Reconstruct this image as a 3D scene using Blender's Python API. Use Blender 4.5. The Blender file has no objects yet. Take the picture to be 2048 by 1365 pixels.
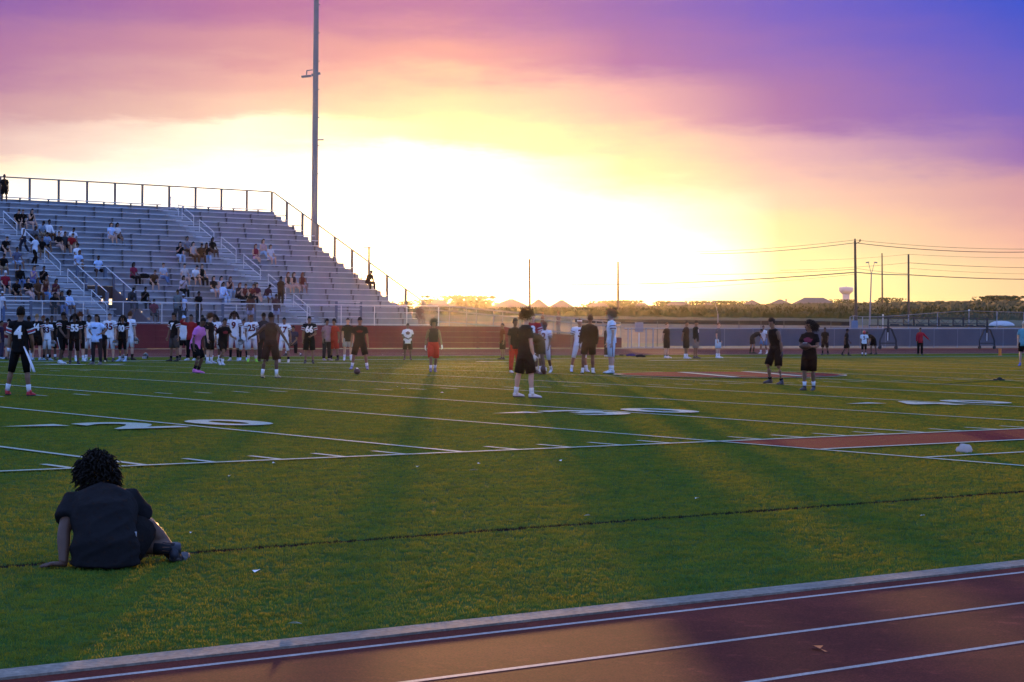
import bpy, bmesh, math, random
from mathutils import Vector, Matrix, noise as mnoise
from mathutils.bvhtree import BVHTree
random.seed(7)
R_ = math.radians
scene = bpy.context.scene
COL = scene.collection

# ------------------------------------------------------------------ camera
# world: X along the field (15-yard line at X=0), Y away from the near sideline, Z up; metres
F_PX, YAW, PITCH, ROLL = 4287.226, 0.706454, -0.009734, 0.0098752
CX, CY, CH, CROWN = -12.428, -20.792, 1.6745, 0.0084
fwd = Vector((math.sin(YAW)*math.cos(PITCH), math.cos(YAW)*math.cos(PITCH), math.sin(PITCH)))
rgt0 = Vector((math.cos(YAW), -math.sin(YAW), 0)); up0 = rgt0.cross(fwd)
rgt = math.cos(ROLL)*rgt0 + math.sin(ROLL)*up0
upv = -math.sin(ROLL)*rgt0 + math.cos(ROLL)*up0
CAM = Vector((CX, CY, CH))
camd = bpy.data.cameras.new('camera'); cam = bpy.data.objects.new('camera', camd); COL.objects.link(cam)
cam.matrix_world = Matrix(((rgt.x, upv.x, -fwd.x, CAM.x), (rgt.y, upv.y, -fwd.y, CAM.y), (rgt.z, upv.z, -fwd.z, CAM.z), (0, 0, 0, 1)))
camd.sensor_width = 36.0; camd.lens = F_PX*36/2048; camd.clip_start = 0.5; camd.clip_end = 12000
scene.camera = cam

def ray(u, v):
    return ((u-1024)*rgt + (682.5-v)*upv + F_PX*fwd).normalized()
def on_z(u, v, z):
    d = ray(u, v); return CAM + d*((z-CAM.z)/d.z)
def on_y(u, v, y):
    d = ray(u, v); return CAM + d*((y-CAM.y)/d.y)
def at_d(u, v, dist):
    d = ray(u, v); return CAM + d*(dist/d.dot(fwd))
def to_px(p):
    q = p-CAM; k = q.dot(fwd); return 1024+F_PX*q.dot(rgt)/k, 682.5-F_PX*q.dot(upv)/k, k
def gz(y):
    if y < -11.15: return -0.0937
    if y < 59.9: return CROWN*(24.384-(math.sqrt((y-24.384)**2+16)-0.326))
    return min(-0.0935+(y-59.9)*0.0026, -0.046)
def on_field(u, v):
    z = 0.1
    for _ in range(40):
        p = on_z(u, v, z); z = 0.5*z+0.5*gz(p.y)
    p = on_z(u, v, z); return Vector((p.x, p.y, gz(p.y)))

# ------------------------------------------------------------------ sky, sun, exposure
SUN_DIR = ray(914, 518)
SUN_EL = math.asin(SUN_DIR.z); SUN_AZ = math.atan2(SUN_DIR.x, SUN_DIR.y)
sund = bpy.data.lights.new('sun', 'SUN'); sund.energy = 5.0; sund.angle = R_(0.7); sund.color = (1.0, 0.50, 0.16)
sun = bpy.data.objects.new('sun', sund); COL.objects.link(sun)
sun.rotation_euler = (-SUN_DIR).to_track_quat('-Z', 'Y').to_euler(); sun.location = (0, 0, 60)

world = bpy.data.worlds.new('World'); scene.world = world; world.use_nodes = True
W = world.node_tree; W.nodes.clear()
def wn(t, **k):
    n = W.nodes.new(t)
    for a, b in k.items(): setattr(n, a, b)
    return n
def wl(a, b): W.links.new(a, b)
def wmath(op, a, b=None, c=None, clamp=False):
    n = wn('ShaderNodeMath', operation=op, use_clamp=clamp)
    for i, x in enumerate((a, b, c)):
        if x is None: continue
        if hasattr(x, 'node'): wl(x, n.inputs[i])
        else: n.inputs[i].default_value = x
    return n.outputs[0]
def s2l(c):
    return tuple(((x/255)/12.92 if x/255 <= 0.04045 else ((x/255+0.055)/1.055)**2.4) for x in c)
tc = wn('ShaderNodeTexCoord'); sep = wn('ShaderNodeSeparateXYZ'); wl(tc.outputs['Generated'], sep.inputs[0])
el = wmath('MULTIPLY', wmath('ARCSINE', sep.outputs[2]), 180/math.pi)
az0 = wmath('SUBTRACT', wmath('ARCTAN2', sep.outputs[0], sep.outputs[1]), SUN_AZ)
az = wmath('MULTIPLY', wmath('ARCTAN2', wmath('SINE', az0), wmath('COSINE', az0)), 180/math.pi)   # degrees from the sun
# soft cloud structure warps the elevation of the colour bands
comb = wn('ShaderNodeCombineXYZ'); wl(wmath('MULTIPLY', az, 0.13), comb.inputs[0]); wl(wmath('MULTIPLY', el, 0.62), comb.inputs[1])
nz = wn('ShaderNodeTexNoise'); nz.inputs['Scale'].default_value = 1.0; nz.inputs['Detail'].default_value = 9; nz.inputs['Roughness'].default_value = 0.60
wl(comb.outputs[0], nz.inputs['Vector'])
comb2 = wn('ShaderNodeCombineXYZ'); wl(wmath('MULTIPLY', az, 0.035), comb2.inputs[0]); wl(wmath('MULTIPLY', el, 0.10), comb2.inputs[1]); comb2.inputs[2].default_value = 4.2
nz2 = wn('ShaderNodeTexNoise'); nz2.inputs['Scale'].default_value = 1.6; nz2.inputs['Detail'].default_value = 3
wl(comb2.outputs[0], nz2.inputs['Vector'])
warp = wmath('MULTIPLY', wmath('SUBTRACT', nz.outputs['Fac'], 0.5), 2.3)
warp = wmath('ADD', warp, wmath('MULTIPLY', wmath('SUBTRACT', nz2.outputs['Fac'], 0.5), 1.2))
warp = wmath('MULTIPLY', warp, wmath('DIVIDE', wmath('ADD', wmath('ABSOLUTE', el), 0.3), 4.5, clamp=True))
elw = wmath('ADD', el, warp)
fac = wmath('DIVIDE', wmath('ADD', elw, 1.0), 13.0, clamp=True)
# colour of the sunset by elevation, at six azimuths; stops are (photo row, sRGB, gain)
cols = {
 0:    [(640, (255, 236, 205), 1.25), (400, (255, 246, 228), 1.5), (325, (255, 236, 206), 1.05), (285, (232, 200, 193), 1), (200, (202, 155, 168), 1), (100, (175, 120, 165), 1), (0, (139, 96, 172), 1), (-200, (108, 84, 165), 1)],
 480:  [(640, (255, 236, 200), 1.6), (400, (255, 248, 232), 1.8), (255, (255, 238, 212), 1.15), (225, (233, 197, 180), 1), (150, (219, 169, 168), 1), (90, (202, 143, 161), 1), (0, (175, 110, 163), 1), (-200, (120, 90, 166), 1)],
 900:  [(640, (255, 214, 120), 2.2), (560, (255, 240, 200), 3.0), (330, (255, 250, 214), 1.7), (280, (255, 242, 168), 1.05), (210, (238, 202, 168), 1), (110, (215, 149, 157), 1), (0, (168, 106, 165), 1), (-200, (116, 88, 168), 1)],
 1250: [(640, (255, 232, 140), 1.6), (530, (255, 252, 226), 2.6), (440, (255, 252, 206), 1.7), (350, (252, 228, 172), 1), (220, (221, 169, 174), 1), (120, (158, 102, 170), 1), (0, (139, 96, 180), 1), (-200, (98, 86, 176), 1)],
 1560: [(640, (255, 226, 128), 1.1), (560, (255, 248, 168), 1.08), (480, (254, 228, 170), 1), (400, (248, 206, 180), 1), (300, (221, 175, 182), 1), (225, (164, 112, 172), 1), (0, (112, 94, 197), 1), (-200, (80, 84, 184), 1)],
 2048: [(640, (252, 206, 150), 1), (560, (252, 206, 160), 1), (470, (236, 180, 164), 1), (390, (212, 158, 166), 1), (310, (150, 110, 180), 1), (200, (110, 96, 193), 1), (0, (55, 84, 205), 1), (-200, (50, 80, 186), 1)]}
prev = None; prev_az = None
for u in sorted(cols):
    d0 = ray(u, 400); a = math.degrees(math.atan2(d0.x, d0.y)-SUN_AZ)
    cr = wn('ShaderNodeValToRGB'); e = cr.color_ramp.elements; cr.color_ramp.interpolation = 'EASE'
    st = []
    for (v, c, g) in cols[u]:
        ed = math.degrees(math.asin(ray(u, v).z)); l = s2l(c); st.append(((ed+1)/13, (l[0]*g, l[1]*g, l[2]*g, 1)))
    while len(e) < len(st): e.new(0.5)
    for i, (pp, c) in enumerate(st): e[i].position = min(max(pp, 0), 1); e[i].color = c
    wl(fac, cr.inputs[0])
    if prev is None: prev = cr.outputs[0]
    else:
        mr = wn('ShaderNodeMapRange', interpolation_type='LINEAR')
        wl(az, mr.inputs[0]); mr.inputs[1].default_value = prev_az; mr.inputs[2].default_value = a
        mx = wn('ShaderNodeMix', data_type='RGBA'); wl(mr.outputs[0], mx.inputs[0]); wl(prev, mx.inputs[6]); wl(cr.outputs[0], mx.inputs[7]); prev = mx.outputs[2]
    prev_az = a
# the rest of the dome: clear dusk blue from the Nishita sky plus the blue overhead that the photograph's shade shows
sky = wn('ShaderNodeTexSky', sky_type='NISHITA', sun_disc=False); sky.sun_elevation = SUN_EL; sky.sun_rotation = SUN_AZ
skm = wn('ShaderNodeMix', data_type='RGBA', blend_type='MULTIPLY'); skm.inputs[0].default_value = 1.0
wl(sky.outputs[0], skm.inputs[6]); skm.inputs[7].default_value = (0.08, 0.08, 0.08, 1)
zen = wn('ShaderNodeMix', data_type='RGBA', blend_type='ADD'); zen.inputs[0].default_value = 1.0
wl(skm.outputs[2], zen.inputs[6]); ZEN = zen.inputs[7]; ZEN.default_value = (0.40, 0.66, 1.50, 1)
h1 = wn('ShaderNodeMapRange', interpolation_type='SMOOTHSTEP'); wl(el, h1.inputs[0]); h1.inputs[1].default_value = 9.0; h1.inputs[2].default_value = 32.0
h2 = wn('ShaderNodeMapRange', interpolation_type='SMOOTHSTEP'); wl(wmath('ABSOLUTE', az), h2.inputs[0]); h2.inputs[1].default_value = 15.0; h2.inputs[2].default_value = 80.0
hm = wmath('MAXIMUM', h1.outputs[0], h2.outputs[0])
fin = wn('ShaderNodeMix', data_type='RGBA'); wl(hm, fin.inputs[0]); wl(prev, fin.inputs[6]); wl(zen.outputs[2], fin.inputs[7])
bg = wn('ShaderNodeBackground'); wl(fin.outputs[2], bg.inputs[0]); bg.inputs[1].default_value = 1.0
wo = wn('ShaderNodeOutputWorld'); wl(bg.outputs[0], wo.inputs[0])
scene.view_settings.view_transform = 'Standard'; scene.view_settings.look = 'None'
scene.view_settings.exposure = 0.0; scene.view_settings.gamma = 1.0

# ------------------------------------------------------------------ helpers
MATS = {}
def mat(name, color, rough=0.8, metal=0.0, noise=None, bump=None, spec=0.3, sheen=0.0, trans=0.0, alpha=None, coat=0.0):
    """noise = (scale, colour2, amount), bump = (scale, strength, distance)"""
    if name in MATS: return MATS[name]
    m = bpy.data.materials.new(name); m.use_nodes = True; t = m.node_tree; b = t.nodes['Principled BSDF']
    b.inputs['Base Color'].default_value = (*color, 1); b.inputs['Roughness'].default_value = rough; b.inputs['Metallic'].default_value = metal
    b.inputs['Specular IOR Level'].default_value = spec; b.inputs['Sheen Weight'].default_value = sheen; b.inputs['Coat Weight'].default_value = coat
    tcn = t.nodes.new('ShaderNodeTexCoord')
    if noise:
        n = t.nodes.new('ShaderNodeTexNoise'); n.inputs['Scale'].default_value = noise[0]; n.inputs['Detail'].default_value = 6; n.inputs['Roughness'].default_value = 0.65
        t.links.new(tcn.outputs['Object'], n.inputs['Vector'])
        r = t.nodes.new('ShaderNodeMapRange'); r.inputs[1].default_value = 0.35; r.inputs[2].default_value = 0.65; r.inputs[4].default_value = noise[2]
        t.links.new(n.outputs['Fac'], r.inputs[0])
        x = t.nodes.new('ShaderNodeMix'); x.data_type = 'RGBA'; x.inputs[6].default_value = (*color, 1); x.inputs[7].default_value = (*noise[1], 1)
        t.links.new(r.outputs[0], x.inputs[0]); t.links.new(x.outputs[2], b.inputs['Base Color'])
    if bump:
        n = t.nodes.new('ShaderNodeTexNoise'); n.inputs['Scale'].default_value = bump[0]; n.inputs['Detail'].default_value = 4
        t.links.new(tcn.outputs['Object'], n.inputs['Vector'])
        q = t.nodes.new('ShaderNodeBump'); q.inputs['Strength'].default_value = bump[1]; q.inputs['Distance'].default_value = bump[2]
        t.links.new(n.outputs['Fac'], q.inputs['Height']); t.links.new(q.outputs[0], b.inputs['Normal'])
    if trans:
        tr = t.nodes.new('ShaderNodeBsdfTranslucent'); tr.inputs[0].default_value = (*[min(1, c*1.6) for c in color], 1)
        mx = t.nodes.new('ShaderNodeMixShader'); mx.inputs[0].default_value = trans
        t.links.new(b.outputs[0], mx.inputs[1]); t.links.new(tr.outputs[0], mx.inputs[2]); t.links.new(mx.outputs[0], t.nodes['Material Output'].inputs[0])
    if alpha is not None:
        b.inputs['Alpha'].default_value = alpha
    MATS[name] = m; return m
def cloth(c, name=None):
    k = name or 'cloth_%02x%02x%02x' % tuple(int(max(0, min(1, x))*255) for x in c)
    d = tuple(x*0.7 for x in c)
    return mat(k, c, 0.9, noise=(9, d, 0.6), bump=(14, 0.5, 0.02), spec=0.06)

class MB:
    def __init__(s): s.v = []; s.f = []; s.m = []; s.mi = 0
    def add(s, vs, fs):
        o = len(s.v); s.v += [tuple(x) for x in vs]; s.f += [tuple(i+o for i in f) for f in fs]; s.m += [s.mi]*len(fs)
    def box(s, x0, x1, y0, y1, z0, z1):
        s.add([(x0, y0, z0), (x1, y0, z0), (x1, y1, z0), (x0, y1, z0), (x0, y0, z1), (x1, y0, z1), (x1, y1, z1), (x0, y1, z1)],
              [(3, 2, 1, 0), (4, 5, 6, 7), (0, 1, 5, 4), (1, 2, 6, 5), (2, 3, 7, 6), (3, 0, 4, 7)])
    def quad(s, a, b, c, d): s.add([a, b, c, d], [(0, 1, 2, 3)])
    def bar(s, a, b, w, h=None, n=4):
        """square (n=4) or round bar from a to b"""
        tube(s, [Vector(a), Vector(b)], [(w/2*(1.414 if n == 4 else 1), (h or w)/2*(1.414 if n == 4 else 1))]*2, n, phase=math.pi/4 if n == 4 else 0)
    def mesh(s, name, mats=None, smooth=False):
        me = bpy.data.meshes.new(name); me.from_pydata(s.v, [], s.f)
        if mats is not None:
            for m in (mats if isinstance(mats, (list, tuple)) else [mats]): me.materials.append(m)
        if any(s.m): me.polygons.foreach_set('material_index', s.m)
        if smooth: me.polygons.foreach_set('use_smooth', [True]*len(s.f))
        me.update(); return me
    def build(s, name, m, parent=None, smooth=False, loc=None):
        o = bpy.data.objects.new(name, s.mesh(name, m, smooth)); COL.objects.link(o)
        if parent is not None: o.parent = parent
        if loc is not None: o.location = loc
        return o
def frame(t, ref=None):
    t = t.normalized(); ref = ref or Vector((0, 0, 1))
    if abs(t.dot(ref)) > 0.97: ref = Vector((0, 1, 0)) if abs(t.y) < 0.9 else Vector((1, 0, 0))
    x = ref.cross(t).normalized(); return x, t.cross(x)
def tube(M, pts, rads, n=8, ref=None, cap=True, phase=0.0):
    rings = []; N = len(pts); vs = []
    for i, p in enumerate(pts):
        t = (pts[min(i+1, N-1)]-pts[max(i-1, 0)])
        x, y = frame(t, ref); r = rads[i]; rx, ry = r if isinstance(r, tuple) else (r, r)
        for k in range(n):
            a = phase+2*math.pi*k/n; vs.append(p+x*(rx*math.cos(a))+y*(ry*math.sin(a)))
    fs = [(i*n+k, i*n+(k+1) % n, (i+1)*n+(k+1) % n, (i+1)*n+k) for i in range(N-1) for k in range(n)]
    if cap: fs += [tuple(reversed(range(n))), tuple(range((N-1)*n, N*n))]
    M.add(vs, fs)
def ball(M, c, ax, rad, nu=10, nv=7, fn=None):
    """ellipsoid; ax = (x,y,z) axes, fn(n)-> radius factor"""
    vs = []; fs = []
    for j in range(nv+1):
        th = math.pi*j/nv
        for i in range(nu):
            ph = 2*math.pi*i/nu; n = Vector((math.sin(th)*math.cos(ph), math.sin(th)*math.sin(ph), math.cos(th)))
            k = fn(n) if fn else 1.0
            vs.append(c+ax[0]*(n.x*rad[0]*k)+ax[1]*(n.y*rad[1]*k)+ax[2]*(n.z*rad[2]*k))
    for j in range(nv):
        for i in range(nu):
            a, b, c2, d = j*nu+i, j*nu+(i+1) % nu, (j+1)*nu+(i+1) % nu, (j+1)*nu+i
            if j == 0: fs.append((a, d, c2))
            elif j == nv-1: fs.append((a, d, b))
            else: fs.append((a, d, c2, b))
    M.add(vs, fs)
AX = (Vector((1, 0, 0)), Vector((0, 1, 0)), Vector((0, 0, 1)))
def tag(o, label=None, cat=None, group=None, kind=None):
    if label: o['label'] = label
    if cat: o['category'] = cat
    if group: o['group'] = group
    if kind: o['kind'] = kind
    return o
def empty(name, loc=(0, 0, 0), rz=0.0):
    o = bpy.data.objects.new(name, None); COL.objects.link(o); o.location = loc; o.rotation_euler = (0, 0, rz); o.empty_display_size = 0.2; return o
def inst(src, name, parent, loc=None):
    o = bpy.data.objects.new(name, src if isinstance(src, bpy.types.Mesh) else src.data); COL.objects.link(o)
    if parent is not None: o.parent = parent
    if loc is not None: o.location = loc
    return o
TEXTS = {}
def text_mb(s, bold=0.02):
    """flat text as (verts, faces), height about 1, centred on x, base at y=0"""
    if s in TEXTS: return TEXTS[s]
    c = bpy.data.curves.new('txt', 'FONT'); c.body = s; c.offset = bold; c.resolution_u = 4; c.align_x = 'CENTER'
    o = bpy.data.objects.new('txt', c); COL.objects.link(o)
    me = o.to_mesh(); bm = bmesh.new(); bm.from_mesh(me); o.to_mesh_clear()
    bmesh.ops.remove_doubles(bm, verts=bm.verts, dist=0.0005)
    ys = [v.co.y for v in bm.verts]; xs = [v.co.x for v in bm.verts]; h = max(ys)-min(ys); y0 = min(ys); xm = (min(xs)+max(xs))/2
    for v in bm.verts: v.co.y = (v.co.y-y0)/h; v.co.x = (v.co.x-xm)/h
    w = (max(xs)-min(xs))/h
    k = -w/2+0.12
    while k < w/2:
        bmesh.ops.bisect_plane(bm, geom=bm.verts[:]+bm.edges[:]+bm.faces[:], plane_co=(k, 0, 0), plane_no=(1, 0, 0)); k += 0.12
    bm.verts.index_update()
    r = ([v.co.copy() for v in bm.verts], [tuple(v.index for v in f.verts) for f in bm.faces], w)
    bm.free(); bpy.data.objects.remove(o); bpy.data.curves.remove(c); TEXTS[s] = r; return r
# ------------------------------------------------------------------ ground
YD = 0.9144
def turf_mat(fibre=False):
    m = bpy.data.materials.new('turf_fibre' if fibre else 'turf'); m.use_nodes = True; t = m.node_tree; b = t.nodes['Principled BSDF']; N = t.nodes.new; L = t.links.new
    g = N('ShaderNodeNewGeometry')
    def nz(scale, vec=None, det=5, rough=0.6, sc=None):
        n = N('ShaderNodeTexNoise'); n.inputs['Scale'].default_value = scale; n.inputs['Detail'].default_value = det; n.inputs['Roughness'].default_value = rough
        if sc:
            mp = N('ShaderNodeMapping'); mp.inputs['Scale'].default_value = sc; mp.inputs['Rotation'].default_value = (0, 0, 0.35); L(g.outputs['Position'], mp.inputs[0]); L(mp.outputs[0], n.inputs['Vector'])
        else: L(g.outputs['Position'], n.inputs['Vector'])
        return n.outputs['Fac']
    def mr(x, a, b_, c=0.0, d=1.0):
        r = N('ShaderNodeMapRange'); L(x, r.inputs[0]); r.inputs[1].default_value = a; r.inputs[2].default_value = b_; r.inputs[3].default_value = c; r.inputs[4].default_value = d; return r.outputs[0]
    def mix(f, a, b_):
        x = N('ShaderNodeMix'); x.data_type = 'RGBA'; L(f, x.inputs[0])
        for i, c in ((6, a), (7, b_)):
            if hasattr(c, 'node'): L(c, x.inputs[i])
            else: x.inputs[i].default_value = (*c, 1)
        return x.outputs[2]
    c = mix(mr(nz(0.7), 0.38, 0.62), TURF_A, TURF_B)
    c = mix(mr(nz(1.5, sc=(1, 2.6, 1), det=6, rough=0.7), 0.40, 0.64, 0, 0.7), c, TURF_C)
    c = mix(mr(nz(4.2, det=6, rough=0.75), 0.46, 0.62, 0, 0.55), c, TURF_D)
    c = mix(mr(nz(26, det=3, rough=0.8), 0.45, 0.75, 0, 0.75), c, TURF_D)
    c = mix(mr(nz(70, det=2), 0.62, 0.74, 0, 0.35), c, (0.17, 0.19, 0.07))
    sp = N('ShaderNodeSeparateXYZ'); L(g.outputs['Position'], sp.inputs[0]); q1 = N('ShaderNodeMath'); q1.operation = 'COMPARE'; L(sp.outputs[1], q1.inputs[0]); q1.inputs[1].default_value = -7.31; q1.inputs[2].default_value = 0.05
    c = mix(q1.outputs[0], c, (0.006, 0.007, 0.006))
    L(c, b.inputs['Base Color'])
    b.inputs['Roughness'].default_value = 0.75; b.inputs['Specular IOR Level'].default_value = 0.02
    b.inputs['Sheen Weight'].default_value = 0.0; b.inputs['Sheen Roughness'].default_value = 0.6; b.inputs['Sheen Tint'].default_value = (0.9, 0.85, 0.25, 1)
    if fibre:
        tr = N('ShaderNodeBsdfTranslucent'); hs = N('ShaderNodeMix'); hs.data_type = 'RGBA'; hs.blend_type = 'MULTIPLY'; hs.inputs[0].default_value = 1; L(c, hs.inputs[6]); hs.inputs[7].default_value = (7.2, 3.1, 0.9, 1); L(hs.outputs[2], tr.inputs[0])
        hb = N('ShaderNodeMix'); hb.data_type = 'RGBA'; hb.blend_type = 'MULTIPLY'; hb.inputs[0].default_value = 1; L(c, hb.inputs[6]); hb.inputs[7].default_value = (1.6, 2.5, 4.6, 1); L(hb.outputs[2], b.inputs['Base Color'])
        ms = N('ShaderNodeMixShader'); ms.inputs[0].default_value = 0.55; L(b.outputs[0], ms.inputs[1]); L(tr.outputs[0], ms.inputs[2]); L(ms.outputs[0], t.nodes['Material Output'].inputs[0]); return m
    h = N('ShaderNodeMath'); h.operation = 'ADD'; L(nz(38, det=4, rough=0.75), h.inputs[0]); L(nz(9), h.inputs[1])
    q = N('ShaderNodeBump'); q.inputs['Strength'].default_value = 0.35; q.inputs['Distance'].default_value = 0.010; L(h.outputs[0], q.inputs['Height']); L(q.outputs[0], b.inputs['Normal'])
    return m
TURF_A, TURF_B, TURF_C, TURF_D = (0.026, 0.072, 0.011), (0.038, 0.082, 0.011), (0.074, 0.088, 0.007), (0.010, 0.036, 0.008)
turf_m = turf_mat(); fibre_m = turf_mat(True)
white_m = mat('field_paint_white', (0.46, 0.47, 0.40), 0.85, noise=(30, (0.22, 0.27, 0.18), 0.75), bump=(60, 0.8, 0.03), spec=0.03)
red_m = mat('field_paint_red', (0.15, 0.014, 0.018), 0.85, noise=(25, (0.11, 0.014, 0.018), 0.7), bump=(60, 0.8, 0.03), spec=0.03)
dark_m = mat('field_paint_black', (0.012, 0.014, 0.012), 0.9, noise=(40, (0.02, 0.035, 0.015), 0.6))
track_m = mat('track_rubber', (0.140, 0.027, 0.017), 0.85, noise=(3.0, (0.105, 0.021, 0.015), 0.8), bump=(220, 0.25, 0.004), spec=0.05)
def grain(m, scale, amt):                 # fine rubber grain and broad scuffs on an existing material
    t = m.node_tree; b = t.nodes['Principled BSDF']; src = b.inputs['Base Color'].links[0].from_socket; N = t.nodes.new
    co = N('ShaderNodeTexCoord')
    for sc_, lo, hi, k in ((scale, .40, .62, amt), (0.9, .45, .70, amt*.6), (7.0, .60, .72, amt*.7)):
        n = N('ShaderNodeTexNoise'); n.inputs['Scale'].default_value = sc_; n.inputs['Detail'].default_value = 5; t.links.new(co.outputs['Object'], n.inputs['Vector'])
        r = N('ShaderNodeMapRange'); r.inputs[1].default_value = lo; r.inputs[2].default_value = hi; r.inputs[3].default_value = 1-k; r.inputs[4].default_value = 1+k; t.links.new(n.outputs['Fac'], r.inputs[0])
        x = N('ShaderNodeMix'); x.data_type = 'RGBA'; x.blend_type = 'MULTIPLY'; x.inputs[0].default_value = 1; t.links.new(src, x.inputs[6]); t.links.new(r.outputs[0], x.inputs[7]); src = x.outputs[2]
    t.links.new(src, b.inputs['Base Color'])
grain(track_m, 90, .28)
lane_m = mat('lane_paint', (0.44, 0.36, 0.31), 0.7, noise=(40, (0.32, 0.26, 0.23), 0.6))
curb_m = mat('kerb_concrete', (0.24, 0.205, 0.165), 0.9, noise=(5, (0.17, 0.145, 0.12), 0.8), bump=(60, 0.4, 0.01))

LZ = 0.014        # paint sits on the tips of the turf fibres
def yz_strip(name, x0, x1, ys, m, dz=0.0, parent=None, zf=gz, nx=1):
    M = MB()
    if parent is not None and parent.name == 'turf_field': dz += LZ
    for i in range(nx):
        a = x0+(x1-x0)*i/nx; b = x0+(x1-x0)*(i+1)/nx
        for y0, y1 in zip(ys, ys[1:]):
            M.quad((a, y0, zf(y0)+dz), (b, y0, zf(y0)+dz), (b, y1, zf(y1-1e-6)+dz), (a, y1, zf(y1-1e-6)+dz))
    return M.build(name, m, parent)
CRY = 24.384
BRK = [17, 19, 20.5, 22, 23.2, 24.384, 25.6, 26.8, 28.3, 30, 32]     # the crown is rounded over these bands
turf = tag(yz_strip('turf_field', -45, 190, [-11.10, 0]+BRK+[48.768, 59.9], turf_m), kind='structure')
def seg(y0, y1): return [y0] + [b for b in BRK if y0 < b < y1] + [y1]
for k in range(-2, 18):                                   # yard lines every five yards
    x = k*5*YD; y0 = -5.6 if k == 2 else 0.0
    yz_strip('yard_line', x-0.055, x+0.055, seg(y0, 48.76), white_m, 0.004, turf)
for nm, y in (('sideline', 0.0), ('sideline', 48.768)):
    yz_strip(nm, -40, 95, [y-0.055, y+0.055], white_m, 0.008, turf)
yz_strip('boundary_band', -40, 95, [49.0, 50.1], mat('worn_border_paint', (0.16, 0.20, 0.15), 0.9, noise=(1.2, (0.05, 0.12, 0.04), 0.8)), 0.004, turf)
yz_strip('team_box_fill', 9.19, 60, [-1.78, -0.06], red_m, 0.004, turf)
yz_strip('team_box_line', 9.19, 60, [-1.885, -1.775], white_m, 0.008, turf)
yz_strip('team_box_line', 9.19, 60, [-3.60, -3.50], white_m, 0.008, turf)
M = MB()
for k in range(-12, 95):                                  # one-yard ticks along the near sideline and both hash rows
    if k % 5 == 0: continue
    x = k*YD
    for ya, yb in ((0.10, 0.72), (15.95, 16.57), (32.2, 32.82), (48.05, 48.67)):
        M.quad((x-0.05, ya, gz(ya)+0.004+LZ), (x+0.05, ya, gz(ya)+0.004+LZ), (x+0.05, yb, gz(yb)+0.004+LZ), (x-0.05, yb, gz(yb)+0.004+LZ))
tag(M.build('hash_marks', white_m, turf), kind='stuff')
def ground_text(s, xc, y0, w, h, flip=False, name='yard_number'):
    vs, fs, tw = text_mb(s, 0.035); M = MB(); out = []
    for v in vs:
        x = v.x/tw*w; y = v.y*h
        if flip: x, y = -x, h-y
        out.append((xc+x, y0+y, gz(y0+y)+0.012+LZ))
    M.add(out, fs); return M.build(name, white_m, turf)
for k, s in ((1, '20'), (3, '30'), (5, '40'), (7, '50'), (9, '40'), (11, '30'), (-1, '10')):
    x = k*5*YD
    ground_text(s[0], x-0.90, 5.95, 1.22, 1.6); ground_text(s[1], x+0.86, 5.95, 1.18, 1.6)
    ground_text(s[1], x-0.90, 41.2, 1.22, 1.6, True); ground_text(s[0], x+0.86, 41.2, 1.18, 1.6, True)
    if s != '50':
        sg = -1 if k < 7 else 1
        for yy in (7.2, 41.6):
            M = MB(); M.add([(x+sg*1.72, yy-.25, gz(yy-.25)+.012+LZ), (x+sg*1.72, yy+.25, gz(yy+.25)+.012+LZ), (x+sg*2.7, yy, gz(yy)+.012+LZ)], [(0, 1, 2)])
            M.build('number_arrow', white_m, turf)
# midfield emblem: red slanted block shape outlined in white and black
def flat_poly(name, pts, m, dz):
    ys = sorted(set([min(p[1] for p in pts), max(p[1] for p in pts)]+[b for b in BRK+[19.3, 19.8, 21.2, 22.6, 23.7] if min(p[1] for p in pts) < b < max(p[1] for p in pts)]+[p[1] for p in pts])); M = MB()
    def span(y):                       # x range of the convex outline at y
        xs = []
        for i, (x, yy) in enumerate(pts):
            x2, y2 = pts[(i+1) % len(pts)]
            if min(yy, y2)-1e-9 <= y <= max(yy, y2)+1e-9: xs += [x, x2] if abs(y2-yy) < 1e-9 else [x+(x2-x)*(y-yy)/(y2-yy)]
        return min(xs), max(xs)
    for y0, y1 in zip(ys, ys[1:]):
        if y1-y0 < 1e-6: continue
        a0, b0 = span(y0); a1, b1 = span(y1); M.quad((a0, y0, gz(y0)+dz+LZ), (b0, y0, gz(y0)+dz+LZ), (b1, y1, gz(y1)+dz+LZ), (a1, y1, gz(y1)+dz+LZ))
    return M.build(name, m, turf)
def oval(cx, cy, a, b, n=48): return [(cx+a*math.cos(2*math.pi*i/n), cy+b*math.sin(2*math.pi*i/n)) for i in range(n)]
flat_poly('emblem_border', oval(32.0, 21.6, 3.95, 2.62), white_m, 0.010)
flat_poly('emblem_outline', oval(32.0, 21.6, 3.88, 2.56), dark_m, 0.013)
flat_poly('emblem_field', oval(32.0, 21.6, 3.7, 2.4), red_m, 0.016)
for xo in (-2.1, 0.6):
    flat_poly('emblem_stripe', [(32+xo, 19.6), (32.35+xo, 19.6), (34.2+xo, 23.6), (33.85+xo, 23.6)], white_m, 0.020)
    flat_poly('emblem_stripe', [(32.85+xo, 19.6), (33.1+xo, 19.6), (34.55+xo, 23.6), (34.3+xo, 23.6)], dark_m, 0.020)

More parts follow.
